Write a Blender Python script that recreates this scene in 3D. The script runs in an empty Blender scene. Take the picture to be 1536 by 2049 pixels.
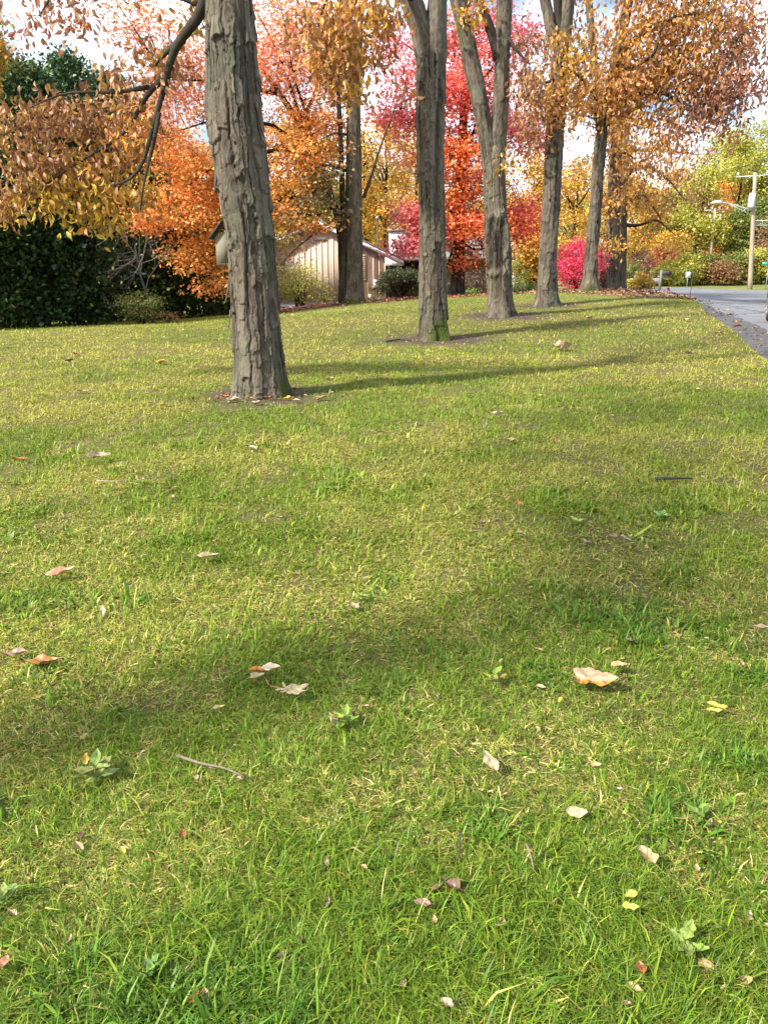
import bpy, math, random
import numpy as np
from mathutils import Vector
R = math.radians
rng = np.random.default_rng(7)
random.seed(7)
scene = bpy.context.scene
C = scene.collection

# ------------------------------------------------------------------ camera, sky, sun, exposure
F_PX, CX, CY = 1539.0, 768.0, 1024.5
PITCH, CAMH = R(18.15), 1.62
cam = bpy.data.objects.new('camera', bpy.data.cameras.new('camera'))
C.objects.link(cam)
cam.location = (0, 0, CAMH)
cam.rotation_euler = (R(90) - PITCH, 0, 0)
cam.data.sensor_fit = 'VERTICAL'
cam.data.sensor_height = 36.0
cam.data.lens = 36.0 * F_PX / 2049.0
cam.data.clip_start = 0.05
cam.data.clip_end = 3000
scene.camera = cam

SUN_EL, SUN_AZ = R(41), R(239)            # azimuth clockwise from +Y: the sun stands to the left, a little behind
sun_vec = Vector((math.sin(SUN_AZ) * math.cos(SUN_EL), math.cos(SUN_AZ) * math.cos(SUN_EL), math.sin(SUN_EL)))
sl = bpy.data.lights.new('sun', 'SUN')
sl.energy = 4.8
sl.angle = R(3.5)
sl.color = (1.0, 0.94, 0.84)
so = bpy.data.objects.new('sun', sl)
so.rotation_euler = (-sun_vec).to_track_quat('-Z', 'Y').to_euler()
C.objects.link(so)

world = bpy.data.worlds.new('World')
scene.world = world
world.use_nodes = True
wn, wl = world.node_tree.nodes, world.node_tree.links
bg = wn['Background']
sky = wn.new('ShaderNodeTexSky')
sky.sky_type = 'NISHITA'
sky.sun_disc = False
sky.sun_elevation = SUN_EL
sky.sun_rotation = SUN_AZ
sky.air_density = 1.0
sky.dust_density = 2.0
tc = wn.new('ShaderNodeTexCoord')
mp = wn.new('ShaderNodeMapping'); mp.inputs['Scale'].default_value = (1.6, 1.6, 4.0)
nz = wn.new('ShaderNodeTexNoise'); nz.inputs['Scale'].default_value = 2.2; nz.inputs['Detail'].default_value = 7; nz.inputs['Roughness'].default_value = 0.6
rp = wn.new('ShaderNodeValToRGB'); rp.color_ramp.elements[0].position = 0.42; rp.color_ramp.elements[1].position = 0.66
mx = wn.new('ShaderNodeMix'); mx.data_type = 'RGBA'
wl.new(tc.outputs['Generated'], mp.inputs['Vector']); wl.new(mp.outputs['Vector'], nz.inputs['Vector'])
wl.new(nz.outputs['Fac'], rp.inputs['Fac']); wl.new(rp.outputs['Color'], mx.inputs['Factor'])
wl.new(sky.outputs['Color'], mx.inputs['A']); mx.inputs['B'].default_value = (10.5, 10.8, 11.4, 1)   # bright thin cloud
wl.new(mx.outputs['Result'], bg.inputs['Color'])
bg.inputs['Strength'].default_value = 0.11
scene.view_settings.view_transform = 'Standard'
scene.view_settings.look = 'None'
scene.view_settings.exposure = 0.9
scene.view_settings.gamma = 1.0
scene.cycles.max_bounces = 8
scene.cycles.diffuse_bounces = 3
scene.cycles.transmission_bounces = 4

# ------------------------------------------------------------------ geometry helpers
cosp, sinp = math.cos(PITCH), math.sin(PITCH)
def ray(px, py):
    xc, yc = (px - CX) / F_PX, -(py - CY) / F_PX
    return np.array([xc, cosp + yc * sinp, -sinp + yc * cosp])
def at(px, py, Y):                       # the point seen at a pixel of the photograph, Y metres ahead
    d = ray(px, py)
    return np.array([0, 0, CAMH]) + d * (Y / d[1])
def depth(p):
    return p[1] * cosp - (p[2] - CAMH) * sinp
def mpp(p):                              # metres per photo pixel at a point
    return depth(p) / F_PX

ANCH = [(0,1990,1.3),(768,1990,1.3),(1536,1990,1.3)]
_pts = []
for x in (-8, -4, 0, 4, 8):
    for y in (-6, 0, 3, 6): _pts.append((x, y, 0.0))
for a in [(521,790,9.7),(868,680,17.2),(1000,632,21.5),(1093,612,25),(1178,584,30),(1212,580,33),(1228,580,36),(1245,580,38),
          (912,596,33),(707,607,30),(770,601,43),(560,624,42),(100,650,28),(290,647,27),(430,640,28),(0,652,28),(1536,712,13.5),(1440,640,19.5),
          (1380,602,26.5),(1500,579,58),(1300,574,56),(1040,600,36),(820,598,40),(1536,640,18.5),(1300,592,29),(1335,585,40),(1300,580,46),(1420,585,42),(1340,577,52),(1345,592,32),(1372,598,30),(1312,587,34),(1340,590,36)]:
    p = at(*a); _pts.append(tuple(p))
for x, y, z in [(-30,30,-1.0),(-20,12,-.25),(-20,60,-1.0),(0,70,-.8),(20,75,-.4),(40,75,-.2),(30,20,.1),(18,10,0.),(40,50,-.3),(0,110,-.8),(-40,80,-1),(50,110,0.),(90,90,0.),(-80,60,-1)]:
    _pts.append((x, y, z))
_pts = np.array(_pts)
def _phi(d2): return np.sqrt(d2 + 9.0)
_A = _phi(((_pts[:, None, :2] - _pts[None, :, :2]) ** 2).sum(-1)) + np.eye(len(_pts)) * -0.05
_n = len(_pts)
_M = np.zeros((_n + 1, _n + 1)); _M[:_n, :_n] = _A; _M[:_n, _n] = 1; _M[_n, :_n] = 1
_wts = np.linalg.solve(_M, np.append(_pts[:, 2], 0))
def G0(x, y):
    x = np.asarray(x, float); y = np.asarray(y, float)
    sh = x.shape; q = np.stack([x.ravel(), y.ravel()], -1)
    out = np.empty(len(q))
    for i in range(0, len(q), 100000):
        s = q[i:i + 100000]
        out[i:i + 100000] = _phi(((s[:, None, :] - _pts[None, :, :2]) ** 2).sum(-1)) @ _wts[:-1] + _wts[-1]
    far = np.clip((np.hypot(q[:, 0], q[:, 1] - 30) - 75) / 60, 0, 1)
    out = out * (1 - far) + (-0.6) * far
    return out.reshape(sh)

# road: left edge as x(y), far edge as y(x)
RE_Y = np.array([-12, 0, 8, 13.5, 19.5, 26.5, 31, 36, 45, 56, 62])
RE_X = np.array([0.9, 3.3, 5.2, 6.55, 8.2, 10.35, 11.9, 13.3, 14.4, 14.9, 15])
def road_x(y): return np.interp(y, RE_Y, RE_X)
def road_far(x): return 55.5 - (x - 17) * 0.16
def road_in(x, y):                       # distance inside the road, roughly metres
    return np.minimum(x - road_x(y), road_far(x) - y)
def hash2(i, j, s=0):
    n = (i.astype(np.int64) * 374761393 + j.astype(np.int64) * 668265263 + s * 1442695041) & 0xffffffff
    n = ((n ^ (n >> 13)) * 1274126177) & 0xffffffff
    return ((n ^ (n >> 16)) & 0xffffff) / float(0xffffff)
def vnoise(x, y, s=0):
    i, j = np.floor(x), np.floor(y); u, v = x - i, y - j
    u = u * u * (3 - 2 * u); v = v * v * (3 - 2 * v)
    a = hash2(i, j, s); b = hash2(i + 1, j, s); c = hash2(i, j + 1, s); d = hash2(i + 1, j + 1, s)
    return (a * (1 - u) + b * u) * (1 - v) + (c * (1 - u) + d * u) * v
def fbm(x, y, s=0, o=4):
    t, a, n = 0, .5, 0
    for k in range(o):
        t = t + a * vnoise(x * 2 ** k, y * 2 ** k, s + k); n += a; a *= .5
    return t / n
def G(x, y):
    x = np.asarray(x, float); y = np.asarray(y, float)
    g = G0(x, y)
    near = np.clip(1 - np.hypot(x, y) / 60, 0, 1)
    g = g + (fbm(x * .9, y * .9, 5, 3) - .5) * .05 * near
    return g - 0.08 * np.clip(road_in(x, y) / .25 + .3, 0, 1)
def Gs(x, y): return float(G(np.array([x]), np.array([y]))[0])
def ground_hit(px, py):
    d = ray(px, py); ts = np.concatenate([np.arange(.8, 12, .02), np.arange(12, 70, .1)])
    P = np.array([0, 0, CAMH]) + d[None] * (ts / d[1])[:, None]
    g = G(P[:, 0], P[:, 1]); k = np.nonzero(P[:, 2] < g)[0]
    k = k[0] if len(k) else len(ts) - 1
    p = P[k].copy(); p[2] = g[k]
    return p

class MB:                                # collects vertices, faces and colours; one mesh object out
    def __init__(s): s.v, s.f, s.c, s.n = [], [], [], 0
    def add(s, v, faces, col=(1, 1, 1)):
        v = np.asarray(v, float).reshape(-1, 3); col = np.asarray(col, float)
        if col.ndim == 1: col = np.tile(col[:3], (len(v), 1))
        for fa in faces:
            fa = np.asarray(fa, np.int64)
            if len(fa): s.f.append(fa + s.n)
        s.v.append(v); s.c.append(col); s.n += len(v)
    def box(s, c, size, rz=0, col=(1, 1, 1), tilt=None):
        hx, hy, hz = np.asarray(size) / 2
        v = np.array([[x, y, z] for z in (-hz, hz) for y in (-hy, hy) for x in (-hx, hx)])
        if tilt is not None: v = v @ np.asarray(tilt).T
        ca, sa = math.cos(rz), math.sin(rz)
        v = np.stack([v[:, 0] * ca - v[:, 1] * sa, v[:, 0] * sa + v[:, 1] * ca, v[:, 2]], -1) + np.asarray(c)
        s.add(v, [[[0, 2, 3, 1], [4, 5, 7, 6], [0, 1, 5, 4], [2, 6, 7, 3], [0, 4, 6, 2], [1, 3, 7, 5]]], col)
    def tube(s, path, rad, k=6, col=(1, 1, 1), cap=True):
        P = np.asarray(path, float); n = len(P)
        rad = np.broadcast_to(np.asarray(rad, float), (n,))
        T = np.gradient(P, axis=0); T /= np.linalg.norm(T, axis=1, keepdims=True) + 1e-9
        ref = np.array([1., 0, 0]) if abs(T[0][0]) < .8 else np.array([0, 1., 0])
        U = np.cross(T, ref); U /= np.linalg.norm(U, axis=1, keepdims=True) + 1e-9
        V = np.cross(T, U)
        a = np.linspace(0, 2 * np.pi, k, endpoint=False)
        v = P[:, None] + rad[:, None, None] * (np.cos(a)[None, :, None] * U[:, None] + np.sin(a)[None, :, None] * V[:, None])
        i = np.arange(n - 1)[:, None] * k; j = np.arange(k)[None]; j2 = (j + 1) % k
        q = np.stack([i + j, i + j2, i + k + j2, i + k + j], -1).reshape(-1, 4)
        fs = [q]
        if cap: fs += [np.array([np.arange(k)[::-1]]), np.array([np.arange(k) + (n - 1) * k])]
        s.add(v.reshape(-1, 3), fs, col)
    def lathe(s, c, prof, k=16, col=(1, 1, 1)):
        s.tube([(c[0], c[1], c[2] + z) for r, z in prof], [max(r, .001) for r, z in prof], k, col)
    def prism(s, poly, y0, y1, col=(1, 1, 1)):          # polygon in x,z extruded along y
        n = len(poly)
        v = [(x, y0, z) for x, z in poly] + [(x, y1, z) for x, z in poly]
        i = np.arange(n); j = (i + 1) % n
        s.add(v, [[list(range(n))], [list(range(2 * n - 1, n - 1, -1))], np.stack([i, i + n, j + n, j], -1)], col)
    def build(s, name, mat, parent=None, smooth=False):
        me = bpy.data.meshes.new(name)
        v = np.concatenate(s.v).astype(np.float32); c = np.concatenate(s.c)
        loops = np.concatenate([f.ravel() for f in s.f]).astype(np.int32)
        tot = np.concatenate([np.full(len(f), f.shape[1]) for f in s.f]).astype(np.int32)
        st = np.concatenate([[0], np.cumsum(tot)[:-1]]).astype(np.int32)
        me.vertices.add(len(v)); me.vertices.foreach_set('co', v.ravel())
        me.loops.add(len(loops)); me.loops.foreach_set('vertex_index', loops)
        me.polygons.add(len(tot)); me.polygons.foreach_set('loop_start', st)
        if smooth: me.polygons.foreach_set('use_smooth', np.ones(len(tot), bool))
        at_ = me.attributes.new('col', 'FLOAT_COLOR', 'POINT')
        at_.data.foreach_set('color', np.concatenate([c, np.ones((len(c), 1))], 1).astype(np.float32).ravel())
        me.update(calc_edges=True)
        if mat: me.materials.append(mat)
        o = bpy.data.objects.new(name, me); C.objects.link(o)
        if parent:
            o.parent = parent
            o.matrix_parent_inverse = parent.matrix_basis.inverted()
        return o

def tag(o, label=None, cat=None, group=None, kind=None):
    if label: o['label'] = label
    if cat: o['category'] = cat
    if group: o['group'] = group
    if kind: o['kind'] = kind
    return o
def empty(name, loc, label, cat, group=None):
    o = bpy.data.objects.new(name, None); C.objects.link(o)
    o.location = tuple(float(q) for q in loc); o.empty_display_size = .1
    return tag(o, label, cat, group)
def dup(root, loc, rz=0, label=None, group=None, sc=1):
    r = root.copy(); C.objects.link(r); r.location = loc; r.rotation_euler = (0, 0, rz); r.scale = (sc,) * 3
    if label: r['label'] = label
    if group: r['group'] = group
    for ch in root.children:
        c = ch.copy(); C.objects.link(c); c.parent = r
    return r

# ------------------------------------------------------------------ materials
def mat(name):
    m = bpy.data.materials.new(name); m.use_nodes = True
    return m, m.node_tree.nodes, m.node_tree.links, m.node_tree.nodes['Principled BSDF']
def attr(n):
    a = n.new('ShaderNodeAttribute'); a.attribute_name = 'col'; return a
def noise(n, l, scale, detail=5, stretch=(1, 1, 1), rough=.6):
    g = n.new('ShaderNodeNewGeometry') if False else n.new('ShaderNodeTexCoord')
    m = n.new('ShaderNodeMapping'); m.inputs['Scale'].default_value = stretch
    t = n.new('ShaderNodeTexNoise'); t.inputs['Scale'].default_value = scale; t.inputs['Detail'].default_value = detail; t.inputs['Roughness'].default_value = rough
    l.new(g.outputs['Object'], m.inputs['Vector']); l.new(m.outputs['Vector'], t.inputs['Vector'])
    return t
def ramp(n, l, src, stops):
    r = n.new('ShaderNodeValToRGB'); e = r.color_ramp.elements
    while len(e) < len(stops): e.new(.5)
    for k, (p, c) in enumerate(stops): e[k].position = p; e[k].color = tuple(c) + (1,)
    l.new(src, r.inputs['Fac']); return r
def mixc(n, l, a, b, f, mode='MIX'):
    m = n.new('ShaderNodeMix'); m.data_type = 'RGBA'; m.blend_type = mode
    for s, k in ((a, 'A'), (b, 'B'), (f, 'Factor')):
        if isinstance(s, (tuple, float, int)): m.inputs[k].default_value = s if not isinstance(s, tuple) else s + (1,)
        else: l.new(s, m.inputs[k])
    return m.outputs['Result']
def bump(n, l, src, bs, strength=.5, dist=.02):
    b = n.new('ShaderNodeBump'); b.inputs['Strength'].default_value = strength; b.inputs['Distance'].default_value = dist
    l.new(src, b.inputs['Height']); l.new(b.outputs['Normal'], bs.inputs['Normal'])
def simple(name, col, rough=.7, var=.25, scale=8, metal=0, bmp=0, stretch=(1, 1, 1)):
    m, n, l, b = mat(name)
    t = noise(n, l, scale, 6, stretch)
    r = ramp(n, l, t.outputs['Fac'], [(.25, tuple(c * (1 - var) for c in col)), (.75, tuple(min(1, c * (1 + var)) for c in col))])
    l.new(r.outputs['Color'], b.inputs['Base Color']); b.inputs['Roughness'].default_value = rough; b.inputs['Metallic'].default_value = metal
    if bmp: bump(n, l, t.outputs['Fac'], b, bmp, .01)
    return m
def leafmat(name, trans=.4, gloss=.06, mott=.25, scale=30):
    m, n, l, b = mat(name); n.remove(b)
    a = attr(n); t = noise(n, l, scale, 4)
    r = ramp(n, l, t.outputs['Fac'], [(.3, (1 - mott,) * 3), (.7, (1 + mott,) * 3)])
    c = mixc(n, l, a.outputs['Color'], r.outputs['Color'], 1.0, 'MULTIPLY')
    d = n.new('ShaderNodeBsdfDiffuse'); tr = n.new('ShaderNodeBsdfTranslucent'); gl = n.new('ShaderNodeBsdfGlossy')
    gl.inputs['Roughness'].default_value = .45; gl.inputs['Color'].default_value = (.8, .8, .8, 1)
    l.new(c, d.inputs['Color']); l.new(c, tr.inputs['Color'])
    m1 = n.new('ShaderNodeMixShader'); m1.inputs[0].default_value = trans
    l.new(d.outputs[0], m1.inputs[1]); l.new(tr.outputs[0], m1.inputs[2])
    m2 = n.new('ShaderNodeMixShader'); m2.inputs[0].default_value = gloss
    l.new(m1.outputs[0], m2.inputs[1]); l.new(gl.outputs[0], m2.inputs[2])
    l.new(m2.outputs[0], n['Material Output'].inputs['Surface'])
    return m
M = {}
M['leaf'] = leafmat('autumn_leaves', .42, .04)
M['needle'] = leafmat('evergreen_foliage', .15, .05)
M['grass'] = leafmat('grass_blades', .24, .025, .15)
M['dry'] = leafmat('fallen_dry_leaf', .15, .06, .22, 60)
def barkmat(name, c1, c2, crack, moss=(.055, .075, .012)):
    m, n, l, b = mat(name); a = attr(n)
    sp = n.new('ShaderNodeSeparateColor'); l.new(a.outputs['Color'], sp.inputs['Color'])
    t = noise(n, l, 14, 8, (1, 1, .18), .7); t2 = noise(n, l, 2.0, 5, (1, 1, .6)); t3 = noise(n, l, 60, 5, (1, 1, .25), .7)
    r = ramp(n, l, t.outputs['Fac'], [(.25, c1), (.75, c2)])
    c = mixc(n, l, r.outputs['Color'], (.135, .155, .105), ramp(n, l, t2.outputs['Fac'], [(.45, (0, 0, 0)), (.75, (.7, .7, .7))]).outputs['Color'])
    c = mixc(n, l, c, ramp(n, l, t3.outputs['Fac'], [(.2, (.62,) * 3), (.8, (1.3,) * 3)]).outputs['Color'], 1.0, 'MULTIPLY')
    c = mixc(n, l, c, crack, sp.outputs['Red'])
    tone = ramp(n, l, sp.outputs['Green'], [(0, (.42, .40, .38)), (1, (1.25, 1.22, 1.2))])
    c = mixc(n, l, c, tone.outputs['Color'], 1.0, 'MULTIPLY')
    c = mixc(n, l, c, moss, sp.outputs['Blue'])
    l.new(c, b.inputs['Base Color']); b.inputs['Roughness'].default_value = .92; b.inputs['Specular IOR Level'].default_value = .2
    bump(n, l, t3.outputs['Fac'], b, .7, .012)
    return m
M['hickory'] = barkmat('shaggy_grey_bark', (.092, .077, .058), (.215, .185, .145), (.022, .018, .014))
M['oakbark'] = barkmat('furrowed_grey_brown_bark', (.12, .10, .075), (.24, .205, .16), (.05, .04, .03))
M['darkbark'] = barkmat('dark_brown_bark', (.035, .026, .02), (.085, .065, .05), (.015, .012, .01))
M['greybark'] = barkmat('pale_grey_twig_bark', (.25, .235, .22), (.4, .38, .36), (.1, .1, .1))

# ------------------------------------------------------------------ ground
def grounds():
    ys = np.concatenate([np.arange(-12, 45, .2), np.arange(45, 110, 1.), np.array([120, 150, 200, 300, 500, 900])])
    xs = np.concatenate([[-900, -400, -200, -120, -80, -60], np.arange(-45, -20, 1.), np.arange(-20, 25, .2), np.arange(25, 60, 1.), [70, 90, 120, 200, 400, 900]])
    X, Y = np.meshgrid(xs, ys); Z = G(X, Y)
    nx, ny = len(xs), len(ys)
    i = np.arange(ny - 1)[:, None] * nx + np.arange(nx - 1)[None]
    q = np.stack([i, i + 1, i + nx + 1, i + nx], -1).reshape(-1, 4)
    bare = np.zeros_like(X)
    for tx, ty, r in BARE:
        d = np.hypot(X - tx, (Y - ty)) / r + (fbm(X * 2.1, Y * 2.1, 9) - .5) * 1.2
        bare = np.maximum(bare, np.clip(1.5 - d * 1.1, 0, 1))
    bed = in_bed(X, Y)
    mb = MB(); mb.add(np.stack([X, Y, Z], -1).reshape(-1, 3), [q], np.stack([bare, bed, np.clip((30 - np.hypot(X, Y)) / 8, 0, 1)], -1).reshape(-1, 3))
    m, n, l, b = mat('lawn_soil_and_turf'); a = attr(n); sp = n.new('ShaderNodeSeparateColor'); l.new(a.outputs['Color'], sp.inputs['Color'])
    t1 = noise(n, l, .35, 6, (1, 1, 1), .65); t2 = noise(n, l, 9, 8, (1, .6, 1), .75); t3 = noise(n, l, 90, 4)
    c = ramp(n, l, t1.outputs['Fac'], [(.3, (.11, .15, .022)), (.5, (.18, .20, .035)), (.72, (.28, .25, .075))]).outputs['Color']
    c = mixc(n, l, c, ramp(n, l, t2.outputs['Fac'], [(.25, (.45,) * 3), (.75, (1.4,) * 3)]).outputs['Color'], 1.0, 'MULTIPLY')
    c = mixc(n, l, c, ramp(n, l, t3.outputs['Fac'], [(.3, (.6,) * 3), (.7, (1.3,) * 3)]).outputs['Color'], 1.0, 'MULTIPLY')
    th = n.new('ShaderNodeMath'); th.operation = 'MULTIPLY'; th.inputs[1].default_value = .85; l.new(sp.outputs['Blue'], th.inputs[0])
    c = mixc(n, l, c, (.095, .075, .022), th.outputs[0])
    c = mixc(n, l, c, (.06, .042, .03), sp.outputs['Red'])
    c = mixc(n, l, c, (.10, .055, .035), sp.outputs['Green'])
    l.new(c, b.inputs['Base Color']); b.inputs['Roughness'].default_value = 1
    bump(n, l, t2.outputs['Fac'], b, .5, .04)
    tag(mb.build('ground', m, None, True), kind='structure')

BARE = []
for _px, _py, _Y, _r in [(521, 790, 9.7, .85), (868, 680, 17.2, 1.1), (1000, 632, 21.5, 1.2), (1093, 612, 25, 1.0), (707, 607, 30, .8)]:
    _b = at(_px, _py, _Y); BARE.append((_b[0], _b[1], _r))
def in_bed(x, y):                        # leaf covered beds: before the house and round the far hickories
    w = (fbm(np.asarray(x) * .8, np.asarray(y) * .8, 31) - .5) * 1.6
    a = np.clip((np.minimum.reduce([y - (28.6 + (x + 2) * .16) + w, x + 5.3 + w, 8 - x + w, 42.6 - y])) * 1.2 + .3, 0, 1)
    d = np.hypot((x - 9.6) / 3.9, (y - 31.6) / 4.6)
    d2 = np.hypot((x - 12.2) / 2.2, (y - 33.5) / 4.5)
    b = np.clip((1.0 - np.minimum(d, d2)) * 3 + w * .35, 0, 1) * (x < road_x(y) + .1)
    return np.maximum(a, b)

def road():
    mb = MB(); ys = np.concatenate([np.arange(-12, 40, .4), np.arange(40, 63, 1.)])
    us = np.concatenate([[0, .15, .4], np.arange(1, 12, .75), [14, 18, 24, 32, 45, 60, 80]])
    rows = []
    for y in ys:
        wob = .10 * (vnoise(np.array([y * 1.1]), np.array([3.]))[0] - .5) + .06 * (vnoise(np.array([y * 4.1]), np.array([8.]))[0] - .5)
        x = road_x(y) + wob + us
        yy = np.minimum(np.full_like(x, y), road_far(x))
        rows.append(np.stack([x, yy, G0(x, yy) + (-.045) + .03 * np.minimum(us / 2, 1)], -1))
    n = len(us); i = np.arange(len(ys) - 1)[:, None] * n + np.arange(n - 1)[None]
    mb.add(np.concatenate(rows), [np.stack([i, i + 1, i + n + 1, i + n], -1).reshape(-1, 4)])
    m, nn, l, b = mat('worn_grey_asphalt')
    t = noise(nn, l, 60, 8, (1, 1, 1), .8); t2 = noise(nn, l, .5, 6, (1, .5, 1))
    v = nn.new('ShaderNodeTexVoronoi'); v.feature = 'DISTANCE_TO_EDGE'; v.inputs['Scale'].default_value = .45
    nc = noise(nn, l, 3, 4); tcx = nn.new('ShaderNodeTexCoord')
    vm = nn.new('ShaderNodeVectorMath'); vm.operation = 'MULTIPLY_ADD'
    l.new(nc.outputs['Color'], vm.inputs[0]); vm.inputs[1].default_value = (.9, .9, 0); l.new(tcx.outputs['Object'], vm.inputs[2]); l.new(vm.outputs[0], v.inputs['Vector'])
    c = ramp(nn, l, t2.outputs['Fac'], [(.3, (.145, .152, .168)), (.7, (.215, .225, .245))]).outputs['Color']
    c = mixc(nn, l, c, ramp(nn, l, t.outputs['Fac'], [(.25, (.55,) * 3), (.75, (1.4,) * 3)]).outputs['Color'], 1.0, 'MULTIPLY')
    c = mixc(nn, l, (.03, .03, .03), c, ramp(nn, l, v.outputs['Distance'], [(.006, (0, 0, 0)), (.02, (1, 1, 1))]).outputs['Color'])
    l.new(c, b.inputs['Base Color']); b.inputs['Roughness'].default_value = .8; bump(nn, l, t.outputs['Fac'], b, .4, .01)
    tag(mb.build('road', m, None, True), kind='structure')
    # older dark strip along the lawn edge, broken off at a crack
    mb = MB(); rows = []; ys = np.arange(4, 27.5, .2); us = np.linspace(0, 1, 7)
    for y in ys:
        w = .75 + .35 * (fbm(np.array([y * .5]), np.array([2.]), 3)[0] - .5) + .18 * (vnoise(np.array([y * 3]), np.array([5.]))[0] - .5)
        w *= np.clip((28 - y) / 8, .12, 1)
        x = road_x(y) - .05 + us * w
        rows.append(np.stack([x, np.full_like(x, y), G0(x, np.full_like(x, y)) - .037 + .03 * np.minimum(us * w / 2, 1)], -1))
    n = 7; i = np.arange(len(ys) - 1)[:, None] * n + np.arange(n - 1)[None]
    mb.add(np.concatenate(rows), [np.stack([i, i + 1, i + n + 1, i + n], -1).reshape(-1, 4)])
    tag(mb.build('road_shoulder', simple('dark_patched_asphalt', (.085, .088, .094), .85, .5, 40, 0, .4), None, True), kind='structure')

grounds(); road()

# ------------------------------------------------------------------ leaves
def rot_from(ax, nrm):                   # frames whose Y runs along ax, Z near nrm: (n,3,3)
    y = ax / (np.linalg.norm(ax, axis=1, keepdims=True) + 1e-9)
    x = np.cross(y, nrm); x /= np.linalg.norm(x, axis=1, keepdims=True) + 1e-9
    z = np.cross(x, y)
    return np.stack([x, y, z], -1)
T_DIA = (np.array([[0, 0, 0], [-.33, .45, .12], [0, 1, -.1], [.33, .45, .12]]), [[[0, 2, 1], [0, 3, 2]]])
T_MAPLE = (np.array([[0, .12, 0], [-.5, .30, .06], [-.22, .5, .05], [-.32, .92, -.02], [0, 1.1, -.10], [.32, .92, -.02], [.22, .5, .05], [.5, .30, .06], [0, .55, -.03]]),
           [[[0, 8, 1], [1, 8, 2], [2, 8, 3], [3, 8, 4], [4, 8, 5], [5, 8, 6], [6, 8, 7], [7, 8, 0]]])
T_LEAF = (np.array([[0, 0, 0], [-.17, .22, .05], [0, .25, 0], [.17, .22, .05], [-.23, .52, .06], [0, .55, -.02], [.23, .52, .06], [-.13, .8, .0], [0, .8, -.09], [.13, .8, .0], [0, 1.02, -.22]]),
          [[[0, 2, 1], [0, 3, 2], [7, 8, 10], [8, 9, 10]], [[1, 2, 5, 4], [2, 3, 6, 5], [4, 5, 8, 7], [5, 6, 9, 8]]])
T_CURL = (np.array([[0, 0, 0], [-.16, .22, .10], [0, .25, .02], [.17, .22, .07], [-.22, .52, .13], [.02, .55, 0], [.23, .52, .10], [-.07, .8, .04], [.05, .8, -.10], [.13, .78, -.02], [.10, 1.0, -.30]]), T_LEAF[1])
def put_leaves(mb, pos, ax, nrm, size, col, tmpl):
    n = len(pos)
    if n == 0: return
    tv, tf = tmpl; k = len(tv)
    Rm = rot_from(ax, nrm)
    v = np.einsum('nij,kj->nki', Rm, tv) * size[:, None, None] + pos[:, None]
    fs = [(np.asarray(f)[None] + (np.arange(n) * k)[:, None, None]).reshape(-1, len(f[0])) for f in tf]
    mb.add(v.reshape(-1, 3), fs, np.repeat(col, k, 0))
def palette(n, pal, jit=.18):
    w = np.array([p[0] for p in pal], float); w /= w.sum()
    c = np.array([p[1] for p in pal])[rng.choice(len(pal), n, p=w)]
    return np.clip(c * (1 + rng.normal(0, jit, (n, 1))) * (1 + rng.normal(0, jit * .35, (n, 3))), .004, .9)
def clusters(mb, twigs, attach, blobs, style, pal, size, per, spread, tmpl, twig_r=.007, twig_col=(.0, .4, 0), maxtw=4.0):
    """leafy sprays; blobs: (centre, radii, count[, palette])"""
    attach = np.asarray(attach)
    for bl in blobs:
        c, rad, n = bl[:3]; pl = bl[3] if len(bl) > 3 else pal
        d = rng.normal(size=(n, 3)); d /= np.linalg.norm(d, axis=1, keepdims=True)
        ctr = np.asarray(c) + d * np.asarray(rad) * (rng.uniform(0.05, 1, (n, 1)) ** .45)
        tone = np.clip(rng.normal(1, .2, (n, 1)), .5, 1.5); cc = palette(n, pl, .1)
        for q in range(n):
            p = ctr[q]; dd = np.linalg.norm(attach - p, axis=1) + np.maximum(0, attach[:, 2] - p[2]) * .2
            a = attach[np.argmin(dd)]; out = p - a; L = np.linalg.norm(out) + 1e-6
            if twigs is not None and L < maxtw:
                mid = (a + p) / 2 + rng.normal(0, .08 * L, 3) + np.array([0, 0, .10 * L])
                t = np.linspace(0, 1, 6)[:, None]
                path = (1 - t) ** 2 * a + 2 * t * (1 - t) * mid + t * t * p
                twigs.tube(path, np.linspace(twig_r * (1 + L * .8), twig_r * .45, 6), 4, twig_col, False)
                attach = np.concatenate([attach, path[2:5]]) if len(attach) < 600 else attach
            m = max(1, int(per * rng.uniform(.5, 1.5)))
            if style == 'droop':
                pos = p + rng.normal(0, spread, (m, 3)) * np.array([1, 1, .75])
                ax = np.array([0, 0, -1.]) + rng.normal(0, .62, (m, 3))
                nr = rng.normal(0, 1, (m, 3))
            elif style == 'flat':
                pos = p + rng.normal(0, spread, (m, 3)) * np.array([1, 1, .38])
                ax = np.concatenate([rng.normal(0, 1, (m, 2)), rng.normal(-.45, .4, (m, 1))], 1)
                nr = np.array([0, 0, 1.]) + rng.normal(0, .55, (m, 3))
            else:                        # 'up' sprays pointing out and up
                pos = p + rng.normal(0, spread, (m, 3))
                ax = (out / L)[None] * .8 + np.array([0, 0, .5]) + rng.normal(0, .5, (m, 3))
                nr = rng.normal(0, 1, (m, 3))
            put_leaves(mb, pos, ax, nr, size * rng.uniform(.6, 1.3, m), (palette(m, pl, .14) * .5 + cc[q] * .5) * tone[q], tmpl)

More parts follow.
